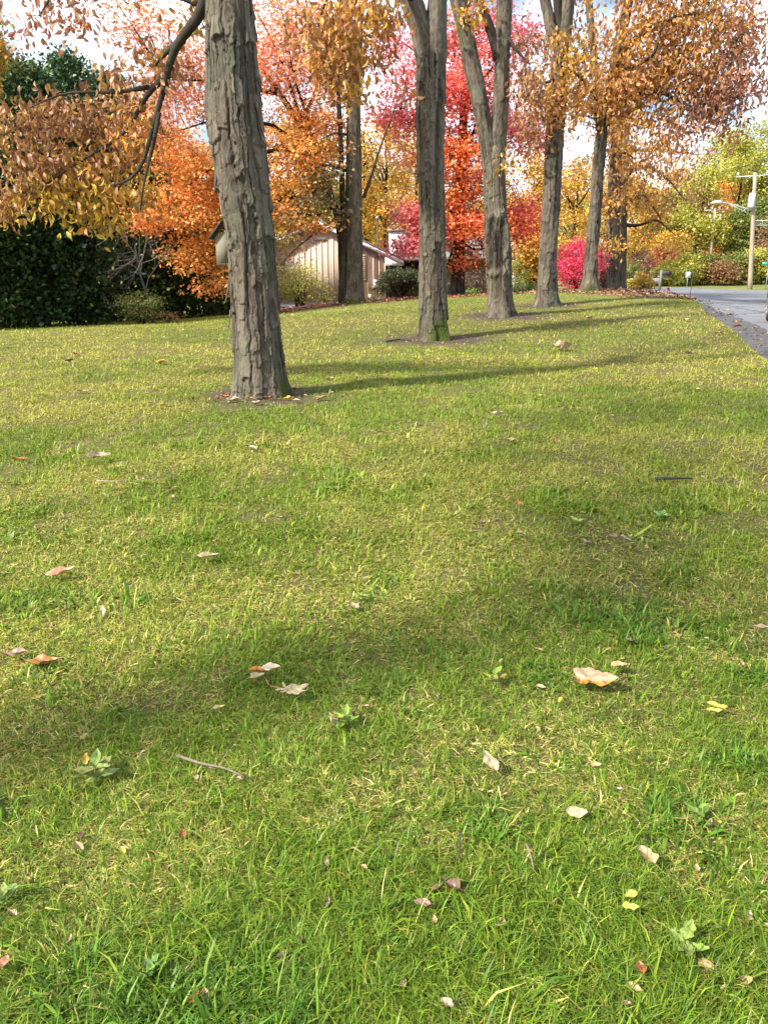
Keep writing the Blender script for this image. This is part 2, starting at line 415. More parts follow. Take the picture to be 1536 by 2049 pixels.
# ------------------------------------------------------------------ trunks
def smooth_path(pts, rad, step=.25):
    P = np.asarray(pts, float); r = np.asarray(rad, float)
    d = np.concatenate([[0], np.cumsum(np.linalg.norm(np.diff(P, axis=0), axis=1))])
    n = max(4, int(d[-1] / step)); t = np.linspace(0, d[-1], n)
    out = np.stack([np.interp(t, d, P[:, k]) for k in range(3)], -1); rr = np.interp(t, d, r)
    for _ in range(2):
        out[1:-1] = (out[:-2] + 2 * out[1:-1] + out[2:]) / 4; rr[1:-1] = (rr[:-2] + 2 * rr[1:-1] + rr[2:]) / 4
    return out, rr
def px_path(lst, Y):
    P = [at(x, y, Y if len(q) == 0 else q[0]) for (x, y, w, *q) in lst]
    r = [w / 2 * mpp(p) for (x, y, w, *q), p in zip(lst, P)]
    return P, r
def bark_tube(mb, pts, rad, seed, k=64, step=.02, plate=(.075, .42), lift=.016, crack=.014, flare=None, knots=(), moss=None, scar=None, buttress=5, shag=1.0, flute=None):
    """trunk with loose vertical plates; red = crack, green = plate tone, blue = moss"""
    P, r = smooth_path(pts, rad, step)
    n = len(P); T = np.gradient(P, axis=0); T /= np.linalg.norm(T, axis=1, keepdims=True)
    U = np.cross(T, [0., 1, 0]); U /= np.linalg.norm(U, axis=1, keepdims=True); V = np.cross(T, U)
    a = np.linspace(0, 2 * np.pi, k, endpoint=False)
    arc = np.concatenate([[0], np.cumsum(np.linalg.norm(np.diff(P, axis=0), axis=1))])
    A, S = np.meshgrid(a, arc); r0 = float(np.median(r))
    ncol = max(6, round(2 * np.pi * r0 / plate[0]))
    ca_, sa_ = np.cos(A), np.sin(A)
    warp = (fbm(ca_ * 1.3 + S * .4, sa_ * 1.3 + S * .9, seed, 3) - .5) * 1.6 + (fbm(ca_ * 5 + S * 6, sa_ * 5 - S * 8, seed + 12, 3) - .5) * .55
    u = A / (2 * np.pi) * ncol + warp
    def layer(uu, nn, ln, sd):
        uu = uu + .28 * np.sin(uu * 1.7 + sd)
        c = np.floor(uu); fu = uu - c; cm = np.mod(c, nn)
        vv = S / (ln * (.8 + 1.3 * hash2(cm, cm * 0, sd))) + 9 * hash2(cm, cm * 0 + 3, sd) + (fbm(uu * 2.2, S * 9, sd + 3, 2) - .5) * .22
        jj = np.floor(vv); fv = vv - jj
        idr = hash2(cm, jj, sd + 2); id2 = hash2(cm, jj, sd + 5)
        side = np.minimum(fu, 1 - fu)
        gate = np.clip((fbm(uu * .8, S * 1.6, sd + 6, 2) - .34) * 4, 0, 1)
        crk = np.clip(1.25 - side / (.05 + .12 * id2), 0, 1) * (.3 + .7 * gate)
        lip = np.clip(1 - fv / .035, 0, 1) * gate * (idr > .55)
        h_ = (idr - .45) + .9 * (1 - fv) ** 3 * (idr > .35) + .55 * np.abs(fu * 2 - 1) ** 3 * id2 + .35 * (fu - .5) * (id2 - .5)
        return h_, np.maximum(crk, lip * .65), idr
    h1_, c1_, idr = layer(u, ncol, plate[1], seed)
    h2_, c2_, id2 = layer(u * 2 + .37, ncol * 2, plate[1] * .55, seed + 50)
    fine = fbm(u * 7, S * 11, seed + 11, 4) - .5
    cr = np.maximum(c1_, c2_ * .8 * (id2 > .3))
    disp = lift * shag * (h1_ * .95 + h2_ * .45) - crack * (1.15 * c1_ + c2_ * .5) + fine * .011 + (fbm(ca_ * 1.2, sa_ * 1.2 + S * .9, seed + 3, 2) - .5) * r0 * .18
    disp *= np.minimum(1, r[:, None] / (r0 * .6))
    dark = cr * .9; tone = np.clip(.0 + idr * .55 + id2 * .35 + fine * .9, 0, 1); ms = np.zeros_like(u)
    h = S
    if flare:
        fl, fh = flare
        lob = .55 + .45 * np.cos(A * buttress + seed + 1.3 * np.sin(A * 2 + seed))
        disp += fl * np.exp(-h / fh) * (.35 + .9 * lob)
    for (ka, kh, kr) in knots:
        da = np.angle(np.exp(1j * (A - ka))) * r0; q = np.hypot(da, (h - kh) * .72) / kr
        disp += .012 * np.exp(-((q - .9) / .4) ** 2)
        wv = q + (fbm(u * 2, S * 14, seed + 21, 2) - .5) * .5; dark = np.maximum(dark * np.clip(q - .5, .25, 1), .55 * np.exp(-((wv - 1.1) / .09) ** 2) * (h > kh - .3 * kr) + .4 * np.exp(-((wv - .55) / .07) ** 2))
        tone = np.where(q < .6, .3 + fine, tone)
    if flute:
        fa, fw, fd, f0 = flute
        da = np.angle(np.exp(1j * (A - fa - .25 * np.sin(S * .9 + seed)))); gq = np.exp(-(da / fw) ** 2) * np.clip((h - f0) / .6, 0, 1)
        disp -= fd * gq; dark = np.maximum(dark, .55 * gq * (gq > .5))
    if moss:
        ma, mw, mh = moss
        da = np.abs(np.angle(np.exp(1j * (A - ma))))
        ms = np.clip(1.25 - da / mw + (fbm(u * .9, S * 3, seed + 5) - .5) * 1.2, 0, 1) * np.clip((mh * (1.1 - da / mw * .4) - h) / (mh * .35) + (fbm(u, S * 4, seed + 6) - .5), 0, 1)
    if scar:
        sa, sw, h0, h1 = scar
        da = np.angle(np.exp(1j * (A - sa))) * r0
        q = np.maximum(np.abs(da) / sw + (fbm(u, S * 3, seed + 8) - .5) * .5, np.abs(h - (h0 + h1) / 2) / ((h1 - h0) / 2) + (fbm(u * 2, S * 2, seed + 4) - .5) * .35)
        inn = np.clip((1 - q) * 5, 0, 1)
        disp = disp * (1 - .7 * inn) - .06 * inn + .05 * np.exp(-((q - 1.12) / .13) ** 2)
        dark = np.maximum(dark * (1 - inn * .5), inn * (.5 + .5 * (fbm(u * 3.5, S * 1.5, seed + 9) > .5)))
    rr = r[:, None] + disp
    v3 = P[:, None] + rr[..., None] * (np.cos(A)[..., None] * U[:, None] + np.sin(A)[..., None] * V[:, None])
    i = np.arange(n - 1)[:, None] * k; j = np.arange(k)[None]; j2 = (j + 1) % k
    q4 = np.stack([i + j, i + j2, i + k + j2, i + k + j], -1).reshape(-1, 4)
    mb.add(v3.reshape(-1, 3), [q4, np.array([np.arange(k) + (n - 1) * k])], np.stack([np.clip(dark, 0, 1), tone, ms], -1).reshape(-1, 3))
    return P, r
def limb(mb, pts, rad, k=8, seed=1):
    P, r = smooth_path(pts, rad, .15)
    ph = np.random.default_rng(abs(int(seed))).uniform(0, 9, 3)
    s = np.linspace(0, len(P) * .15, len(P))
    P = P + np.stack([np.sin(s * 2.3 + ph[0]), np.sin(s * 1.9 + ph[1]), np.sin(s * 2.7 + ph[2])], -1) * np.minimum(r[:, None] * .5, .03)
    c = np.stack([np.full(len(P), .72), .2 + .5 * np.random.default_rng(abs(int(seed))).random(len(P)), np.zeros(len(P))], -1)
    mb.tube(P, r, k, np.repeat(c, k, 0))
    return P
# palettes (linear base colours)
HB = [(4, (.36, .165, .07)), (3, (.47, .25, .10)), (2, (.22, .095, .045)), (1.2, (.60, .34, .05)), (1, (.56, .36, .2))]
HY = [(3, (.62, .38, .05)), (2, (.68, .48, .06)), (2, (.45, .22, .06)), (1, (.30, .14, .05)), (.4, (.36, .38, .06))]
HG = [(4, (.52, .26, .06)), (3, (.42, .19, .06)), (2.2, (.64, .36, .05)), (1, (.30, .12, .05)), (.5, (.52, .22, .13))]
HR = [(3, (.44, .19, .10)), (2, (.5, .24, .10)), (2, (.36, .13, .10)), (1, (.26, .2, .11))]
OR = [(4, (.84, .32, .09)), (3, (.85, .44, .10)), (2, (.80, .22, .10)), (2, (.85, .56, .11))]
PK = [(4, (.84, .34, .18)), (2, (.82, .24, .16)), (2.5, (.86, .46, .17))]
RD = [(4, (.85, .17, .13)), (3, (.86, .24, .13)), (2, (.80, .11, .14)), (1, (.86, .34, .12))]
RO = [(4, (.87, .27, .08)), (3, (.86, .17, .10)), (2, (.87, .40, .10))]
PKR = [(4, (.84, .20, .24)), (3, (.86, .27, .28)), (1.5, (.86, .30, .18))]
GO = [(4, (.70, .42, .06)), (3, (.72, .50, .09)), (2, (.66, .32, .06)), (1, (.45, .38, .09))]
YG = [(4, (.46, .46, .08)), (3, (.55, .52, .09)), (2, (.33, .37, .08)), (1, (.64, .52, .09))]
GR = [(4, (.20, .26, .06)), (3, (.27, .32, .07)), (2, (.12, .18, .05)), (1, (.4, .38, .08))]
OLV = [(4, (.26, .21, .09)), (3, (.33, .25, .11)), (2, (.20, .20, .07)), (1, (.44, .27, .10))]
EV = [(4, (.024, .055, .016)), (3, (.040, .082, .022)), (1.2, (.075, .13, .03)), (.4, (.13, .17, .04))]
def leafy_tree(name, label, cat, base, trunk_fn, blobs, style, pal, size, per, spread, tmpl, bark, group=None, leaf='leaf', twig_r=.007, maxtw=4.0, crown_label=None, extra=None):
    e = empty(name, base, label, cat, group)
    tb = MB(); attach = trunk_fn(tb)
    cb = MB()
    clusters(cb, tb, attach, blobs, style, pal, size, per, spread, tmpl, twig_r, (0, .4, 0), maxtw)
    tb.build('trunk', M[bark], e, bark != 'hickory')
    cb.build('crown', M[leaf], e)
    return e
def pb(px, py, Y, rx, ry, rd, n, pal=None):   # a blob given by what it covers in the photograph, with its own depth in metres
    c = at(px, py, Y); m = mpp(c)
    return (c, (rx * m, rd, ry * m), n) + ((pal,) if pal else ())
hick = 'shagbark hickories in a row beside the road'

# ------------------------------------------------------------------ the row of hickories
def T1():
    Y = 9.7
    main = [(523, 800, 104), (519, 745, 96), (511, 640, 91), (501, 500, 94), (489, 400, 97), (478, 300, 101), (467, 200, 104), (461, 100, 97), (456, 0, 88), (452, -110, 82), (450, -220, 78)]
    base = at(521, 790, Y)
    def trunk(tb):
        P, r = px_path(main, Y); P[0] = P[0] - np.array([0, 0, .08])
        pp, _ = bark_tube(tb, P, r, 3, 260, .009, (.10, .55), .02, .02, (.13, .24), knots=[(1.75, 4.25, .085), (1.35, 2.98, .085), (1.45, 2.55, .08), (1.2, 1.93, .07)], moss=(2.75, .6, .42), buttress=6, shag=1.45)
        top = pp[-1]
        att = []
        for q, (dx, dy, dz) in enumerate([(-1.4, .8, 3), (1.6, -.4, 3.4), (.3, 1.5, 4)]):
            att += list(limb(tb, [top - [0, 0, .2], top + np.array([dx, dy, dz]) * .5, top + [dx, dy, dz]], [.19, .13, .05], 8, q))
        L = lambda pts, rr, s: list(limb(tb, [at(x, y, d - .12) for x, y, d in pts], rr, 12, s))
        att2 = L([(462, -150, 9.70), (425, -30, 9.88), (400, 40, 10.01), (362, 72, 10.10), (338, 130, 10.19), (327, 185, 10.24), (300, 265, 10.28), (285, 340, 10.33), (250, 370, 10.38), (195, 372, 10.42)], [.10, .075, .058, .050, .043, .036, .028, .02, .014, .008], 4)
        att2 += L([(362, 72, 10.10), (330, 95, 10.19), (310, 130, 10.28)], [.05, .03, .012], 5)
        att2 += L([(327, 160, 10.22), (300, 175, 10.38), (255, 265, 10.46), (225, 285, 10.51), (150, 330, 10.55), (60, 390, 10.60)], [.04, .031, .024, .017, .012, .006], 6)
        att2 += L([(300, 175, 10.38), (230, 190, 10.38), (130, 180, 10.33), (60, 215, 10.33)], [.03, .02, .014, .007], 7)
        att2 += L([(318, 225, 10.26), (308, 300, 10.28), (290, 350, 10.28), (282, 420, 10.33)], [.03, .022, .015, .007], 8)
        att2 += L([(410, 10, 9.97), (250, -50, 10.33), (110, -30, 10.64), (80, 30, 10.73)], [.05, .035, .02, .008], 9)
        trunk.att2 = np.array(att2)
        return np.array(att + att2)
    b = [pb(250, 175, 10.49, 60, 50, .6, 16, HB), pb(130, 230, 10.58, 110, 36, .6, 26, HB), pb(50, 270, 10.71, 70, 60, .6, 26, HB), pb(160, 300, 10.71, 110, 55, .6, 38, HB),
         pb(270, 285, 10.58, 50, 60, .5, 16, HG), pb(110, 375, 10.80, 110, 32, .5, 28, HY), pb(215, 385, 10.67, 80, 42, .5, 26, HY), pb(185, 435, 10.76, 55, 14, .4, 10, HY), pb(20, 395, 10.89, 40, 40, .5, 12, HB), pb(90, 330, 10.63, 90, 40, .6, 22, HB),
         pb(345, 110, 10.35, 40, 60, .5, 9, HB), pb(395, 12, 10.26, 18, 20, .3, 5, HY), pb(285, 385, 10.58, 36, 50, .4, 8, HG), pb(300, 150, 10.49, 40, 60, .5, 8, HB),
         pb(125, 15, 10.44, 50, 30, .4, 9, HR), pb(60, 40, 10.53, 22, 60, .4, 5, HR), pb(20, 420, 10.94, 30, 20, .4, 4, HY), pb(250, -40, 10.44, 90, 25, .5, 8, HR),
         ((-2.2, 9.5, 8.2), (1.8, 1.8, 1.1), 14, HG), ((.6, 9.4, 8.6), (1.8, 1.8, 1.0), 14, HG)]
    e = leafy_tree('hickory_tree', 'nearest and largest shaggy-barked hickory, a low limb of brown and gold leaves reaching left', 'tree', base, trunk, b, 'droop', HB, .108, 15, .155, T_CURL, 'hickory', hick, twig_r=.004, maxtw=.9)
    # loose peeling bark strips
    for q, (px, py, d, dx, ln, w) in enumerate([(519, 205, 9.55, .045, .30, .06), (525, 250, 9.55, .07, .22, .045), (414, 170, 9.6, -.05, .35, .05), (428, 330, 9.55, -.03, .3, .06), (452, 560, 9.5, -.04, .26, .05), (457, 620, 9.5, -.03, .22, .05), (553, 595, 9.55, .03, .28, .05)]):
        p = at(px, py, d); mb = MB(); t = np.linspace(0, 1, 9)
        cx = np.stack([p[0] + dx * (t ** 2) * 1.3 - dx * .5, np.full(9, p[1]), p[2] - t * ln], -1)
        wv = w / 2 * (1 - .5 * t) * (1 + .3 * np.sin(t * 9 + q))
        th = np.array([0.35 * np.sign(dx), 1, 0]); th /= np.linalg.norm(th)
        front = np.concatenate([cx - wv[:, None] * th, cx + wv[:, None] * th]); nrm = np.array([th[1], -th[0], 0]) * .012
        v = np.concatenate([front, front + nrm]); i = np.arange(8)
        fc = [np.stack([i, i + 1, i + 10, i + 9], -1), np.stack([i + 18, i + 27, i + 28, i + 19], -1), np.stack([i, i + 18, i + 19, i + 1], -1), np.stack([i + 9, i + 10, i + 28, i + 27], -1)]
        mb.add(v, fc, (.05, .6, 0)); mb.build('bark_strip', M['hickory'], e, True)
def T2():
    Y = 17.2
    base = at(868, 680, Y)
    def trunk(tb):
        P, r = px_path([(868, 686, 60), (866, 645, 53), (866, 600, 51), (865, 500, 51), (863, 400, 50), (861, 300, 51), (861, 200, 55), (862, 130, 56), (861, 100, 46), (861, 70, 16)], Y); P[0] = P[0] - [0, 0, .08]
        bark_tube(tb, P, r, 21, 160, .016, (.12, .5), .021, .022, (.13, .3), moss=(2.2, 1.15, .75), knots=[(1.3, 3.6, .12)], buttress=4, shag=1.3, flute=(2.25, .26, .09, 2.2))
        P, r = px_path([(857, 160, 34), (850, 105, 42), (842, 55, 42), (822, 0, 44), (800, -80, 38), (770, -200, 30)], Y); p1, _ = bark_tube(tb, P, r, 22, 48, .04, (.1, .5))
        P, r = px_path([(868, 160, 36), (871, 105, 46), (873, 55, 40), (876, 0, 36), (884, -80, 30), (895, -200, 26)], Y); p2, _ = bark_tube(tb, P, r, 23, 48, .04, (.1, .5))
        a = list(p1) + list(p2)
        a += list(limb(tb, [at(822, -5, 17), at(760, -50, 16.5), at(720, -20, 16.2), at(690, 60, 16)], [.10, .06, .04, .012], 6, 3))
        a += list(limb(tb, [at(760, -50, 16.5), at(700, -60, 16), at(650, 0, 15.8), at(630, 80, 15.6)], [.05, .04, .025, .01], 6, 4))
        return np.array(a)
    b = [pb(660, 60, 15.8, 60, 65, .8, 28, HG), pb(720, 60, 16, 50, 70, .8, 28, HG), pb(690, 150, 15.9, 45, 40, .7, 12, HG), pb(655, 160, 15.8, 38, 55, .6, 16, HG), pb(735, 20, 16.3, 55, 40, .8, 14, HG), pb(620, 70, 15.6, 35, 50, .6, 8, HB), pb(770, 60, 16.5, 26, 60, .6, 8, HG), pb(700, 150, 16, 20, 50, .4, 5, HY), pb(790, 160, 16.5, 12, 30, .3, 2, HB),
         ((.4, 17, 9.5), (2.2, 2.2, 1.3), 22, HG), ((2.2, 17.6, 9.8), (2, 2, 1.2), 16, HG)]
    leafy_tree('hickory_tree', 'second hickory from the front, forking at the top, green moss on its right foot', 'tree', base, trunk, b, 'droop', HG, .155, 14, .17, T_CURL, 'hickory', hick, twig_r=.006, maxtw=2.5)
def T3():
    Y = 21.5
    base = at(1000, 632, Y)
    def trunk(tb):
        P, r = px_path([(1001, 637, 50), (999, 600, 46), (997, 555, 47), (996, 500, 52), (994, 460, 50), (992, 425, 42), (989, 370, 41), (988, 330, 42), (987, 300, 30), (987, 275, 8)], Y); P[0] = P[0] - [0, 0, .08]
        bark_tube(tb, P, r, 41, 150, .02, (.13, .55), .021, .024, (.16, .3), scar=(1.35, .24, 1.32, 2.62), buttress=5, shag=1.2)
        P, r = px_path([(984, 370, 24), (981, 335, 30), (974, 290, 31), (960, 205, 31), (944, 130, 31), (930, 60, 29), (915, 0, 27), (890, -100, 22)], Y); p1, _ = bark_tube(tb, P, r, 42, 48, .04, (.11, .5))
        P, r = px_path([(992, 370, 24), (993, 335, 33), (996, 280, 33), (1001, 200, 31), (1005, 100, 30), (1008, 0, 30), (1012, -100, 26)], Y); p2, _ = bark_tube(tb, P, r, 43, 48, .04, (.11, .5))
        a = list(p1) + list(p2) + list(limb(tb, [at(998, 120, Y), at(984, 80, Y), at(970, 30, Y), at(955, -20, Y), at(940, -90, Y)], [.16, .12, .11, .10, .07], 8, 3))
        a += list(limb(tb, [at(1008, 60, Y), at(1030, 100, 21), at(1060, 130, 20.8)], [.06, .04, .015], 6, 5))
        return np.array(a)
    b = [pb(930, 45, 21, 16, 14, .3, 4, HY), pb(1070, 110, 21, 30, 60, .7, 12, HB), pb(1065, 190, 21, 30, 50, .7, 10, HB), pb(1015, 330, 20.8, 18, 20, .4, 4, HY), pb(958, 10, 21, 20, 20, .5, 4, HG),
         ((2.2, 21, 11), (2.2, 2, 1.5), 14, HG), ((4, 21.5, 11.5), (2.2, 2, 1.5), 14, HG)]
    leafy_tree('hickory_tree', 'third hickory, split in a V, with a long dark rotted scar in its lower trunk', 'tree', base, trunk, b, 'droop', HG, .17, 14, .2, T_CURL, 'hickory', hick, twig_r=.007, maxtw=2.5)
def T4():
    Y = 25.
    base = at(1093, 612, Y)
    def trunk(tb):
        P, r = px_path([(1092, 617, 46), (1093, 580, 39), (1095, 520, 36), (1100, 450, 34), (1105, 360, 34), (1109, 260, 34), (1118, 160, 35), (1121, 100, 30), (1121, 75, 10)], Y); P[0] = P[0] - [0, 0, .08]
        bark_tube(tb, P, r, 61, 128, .025, (.14, .55), .022, .022, (.30, .22), buttress=5)
        P, r = px_path([(1115, 100, 24), (1100, 50, 21), (1090, 0, 20), (1075, -90, 17)], Y); p1, _ = bark_tube(tb, P, r, 62, 40, .05, (.11, .5))
        P, r = px_path([(1126, 100, 28), (1131, 50, 26), (1135, 0, 25), (1150, -90, 20)], Y); p2, _ = bark_tube(tb, P, r, 63, 40, .05, (.11, .5))
        a = list(p1) + list(p2) + list(limb(tb, [at(1120, 80, Y), at(1113, 30, Y), at(1112, -60, Y)], [.14, .12, .1], 7, 3))
        a += list(limb(tb, [at(1118, 150, Y), at(1085, 170, 24.5), at(1050, 160, 24.3)], [.06, .04, .015], 6, 5))
        a += list(limb(tb, [at(1121, 130, Y), at(1160, 150, 24.5), at(1190, 200, 24.3)], [.06, .04, .015], 6, 6))
        return np.array(a)
    b = [pb(1110, 75, 24.4, 36, 14, .5, 8, HG), pb(1090, 190, 24.4, 40, 50, .8, 26, HG), pb(1105, 235, 24.3, 20, 20, .4, 6, HG), pb(1150, 170, 24.5, 40, 60, .8, 26, HG), pb(1145, 130, 24.3, 20, 40, .5, 8, HY), pb(1060, 220, 24.6, 30, 60, .8, 14, HB), pb(1055, 290, 24.6, 20, 40, .6, 6, HB), pb(1170, 60, 25, 35, 60, 1, 16, HG)]
    leafy_tree('hickory_tree', 'fourth hickory with wide root flare, standing left of the magenta bush', 'tree', base, trunk, b, 'droop', HG, .17, 17, .24, T_CURL, 'hickory', hick, twig_r=.008, maxtw=3)
def T5():
    Y = 30.
    base = at(1178, 584, Y)
    def trunk(tb):
        P, r = px_path([(1178, 590, 40), (1180, 555, 29), (1183, 500, 25), (1190, 430, 24), (1196, 340, 24), (1203, 270, 22), (1207, 240, 8)], Y); P[0] = P[0] - [0, 0, .1]
        bark_tube(tb, P, r, 71, 90, .035, (.15, .55), .02, .02, (.2, .3), moss=(1.4, 1.9, .5), buttress=5)
        P, r = px_path([(1200, 260, 18), (1192, 180, 15), (1186, 100, 14), (1176, 0, 13), (1170, -80, 10)], Y); p1, _ = bark_tube(tb, P, r, 72, 32, .06, (.11, .5))
        P, r = px_path([(1209, 250, 22), (1222, 170, 21), (1238, 90, 21), (1256, 0, 20), (1275, -90, 17)], Y); p2, _ = bark_tube(tb, P, r, 73, 32, .06, (.11, .5))
        a = list(p1) + list(p2)
        a += list(limb(tb, [at(1236, 100, Y), at(1300, 60, 29), at(1380, 20, 28.5), at(1450, 60, 28)], [.14, .1, .06, .02], 6, 5))
        a += list(limb(tb, [at(1215, 210, Y), at(1290, 180, 29), at(1340, 190, 28.5), at(1420, 230, 28)], [.14, .1, .06, .02], 6, 6))
        a += list(limb(tb, [at(1225, 150, Y), at(1310, 110, 28), at(1330, 30, 28)], [.09, .05, .02], 6, 7))
        return np.array(a)
    b = [pb(1300, 60, 29, 85, 70, 1.6, 90, HG), pb(1400, 70, 28.5, 85, 85, 1.6, 76, HG), pb(1465, 100, 28, 48, 80, 1.2, 46, HR), pb(1250, 180, 29.4, 75, 50, 1.2, 64, HG), pb(1340, 150, 28.6, 85, 50, 1.4, 76, HG), pb(1430, 180, 28, 70, 45, 1.2, 54, HR), pb(1195, 150, 29.5, 34, 70, 1, 26, HG), pb(1330, -40, 29, 140, 50, 1.6, 60, HG), pb(1410, 222, 28, 45, 22, .8, 14, HR), pb(1490, 40, 28.4, 40, 60, 1, 18, HR), pb(1500, 170, 28, 24, 40, .8, 8, HR), pb(1380, 265, 28, 50, 22, .8, 9, HR), pb(1450, 245, 28, 50, 24, .8, 9, HR), pb(1335, 290, 28.6, 40, 20, .8, 9, HG), pb(1150, 210, 29, 30, 50, .8, 16, HG), pb(1290, 235, 29, 60, 30, 1, 26, HG)]
    leafy_tree('hickory_tree', 'fifth hickory beside the magenta bush, its russet crown spreading right over the road', 'tree', base, trunk, b, 'droop', HG, .18, 20, .36, T_CURL, 'hickory', hick, twig_r=.009, maxtw=3.5)
def Tfar(px, Yd, w, lean, lab, blobs, seed, limbs):
    base = at(px, 580, Yd)
    def trunk(tb):
        P, r = px_path([(px, 588, w * 1.35), (px + lean * .1, 550, w), (px + lean * .4, 470, w * .85), (px + lean * .7, 380, w * .8), (px + lean, 300, w * .75), (px + lean * 1.4, 180, w * .6), (px + lean * 1.7, 60, w * .5)], Yd); P[0] = P[0] - [0, 0, .1]
        p, _ = bark_tube(tb, P, r, seed, 48, .06, (.12, .5), .018, .02, (.10, .3), moss=(1.5, 2, .3), buttress=4)
        a = list(p[len(p) // 3:])
        for q, lb in enumerate(limbs): a += list(limb(tb, [at(*z) for z in lb], np.linspace(.09, .015, len(lb)), 6, q + seed))
        return np.array(a)
    leafy_tree('hickory_tree', lab, 'tree', base, trunk, blobs, 'droop', HG, .18, 16, .28, T_CURL, 'hickory', hick, twig_r=.008, maxtw=3.5)
def T0():  # tree added out of view; crown blobs placed to shade the lawn
    base = np.array([-7.6, -1.6, Gs(-7.6, -1.6)])
    def trunk(tb):
        P = [base - [0, 0, .1], base + [0, .1, 2.5], base + [-.1, .1, 6], base + [.1, 0, 9]]; p, _ = bark_tube(tb, P, [.36, .3, .25, .16], 11, 64, .05, (.1, .55), .02, .02, (.1, .25))
        a = list(p[len(p) * 2 // 3:])
        for q, d in enumerate([(2.2, 1.5, 3), (-2.5, 1, 2.5), (1.5, -2, 2.8), (-1, -2, 3.2), (3, -.3, 1.2), (0, 2.6, 2), (2, 4.2, 1.6), (1, 5.6, 2)]): a += list(limb(tb, [p[-10], p[-10] + np.array(d) * .5, p[-10] + np.array(d)], [.13, .08, .03], 7, q))
        return np.array(a)
    b = [(base + np.array(o_), (1.7, 1.7, .9), n_, HG) for o_, n_ in [((2.2, 1.6, 11), 26), ((-2.4, 1, 10.6), 24), ((1.6, -2, 11), 24), ((-1, -2, 11.5), 20), ((3.1, -.4, 9.6), 24), ((0, 2.6, 10.4), 26), ((0, 0, 12), 12), ((2.2, 4.6, 9.8), 18), ((1.0, 6.2, 10.2), 14), ((3.6, 3.4, 10.4), 14), ((4.6, 5.6, 9.6), 12)]]
    leafy_tree('hickory_tree', 'hickory standing left of the viewer, unseen outside the picture, its crown set to shade the lawn', 'tree', base, trunk, b, 'droop', HG, .19, 15, .26, T_CURL, 'hickory', hick, twig_r=.008, maxtw=2.5)
T0(); T1(); T2(); T3(); T4(); T5()
Tfar(1212, 33, 15, 14, 'sixth hickory, left of three slim trunks close together past the magenta bush', [pb(1215, 300, 32.5, 45, 50, 1, 20, HG), pb(1230, 250, 32.5, 40, 40, 1, 20, HG), pb(1225, 400, 32.5, 30, 30, .8, 8, HG), pb(1235, 490, 32, 18, 13, .5, 5, GO), pb(1190, 430, 32, 22, 24, .5, 5, GO)], 81, [[(1222, 400, 33), (1200, 420, 32.5), (1185, 440, 32)], [(1224, 330, 33), (1250, 300, 32.5), (1270, 320, 32)]])
Tfar(1228, 36, 16, 10, 'seventh hickory, middle of three slim trunks close together past the magenta bush', [pb(1260, 330, 35, 50, 45, 1.2, 28, HG), pb(1300, 300, 34.5, 60, 40, 1.2, 26, HG), pb(1270, 390, 35, 35, 30, 1, 10, HG), pb(1225, 485, 34, 14, 12, .6, 3, GO)], 85, [[(1236, 380, 36), (1270, 330, 35), (1310, 310, 34.5)], [(1234, 440, 36), (1245, 470, 35), (1240, 490, 34)]])
Tfar(1243, 38, 15, 9, 'eighth hickory, right of three slim trunks, its thin low branches drooping toward the mailbox', [pb(1330, 330, 37, 60, 40, 1.2, 26, HG), pb(1290, 390, 37, 45, 40, 1.2, 20, HG), pb(1330, 430, 36.5, 45, 45, 1.2, 16, HG), pb(1350, 490, 36, 35, 22, 1, 9, GO), pb(1380, 380, 36, 40, 35, 1, 9, HR), pb(1290, 500, 36, 25, 25, .8, 6, HB), pb(1400, 300, 36, 30, 22, 1, 6, HR)], 91,
     [[(1252, 340, 38), (1300, 330, 37), (1345, 370, 36), (1370, 400, 35.5)], [(1250, 450, 38), (1275, 450, 37.5), (1315, 440, 36.5), (1350, 470, 36)], [(1253, 300, 38), (1330, 300, 37), (1400, 310, 36)], [(1260, 400, 38), (1290, 390, 37), (1310, 420, 36.5), (1325, 450, 36)]])

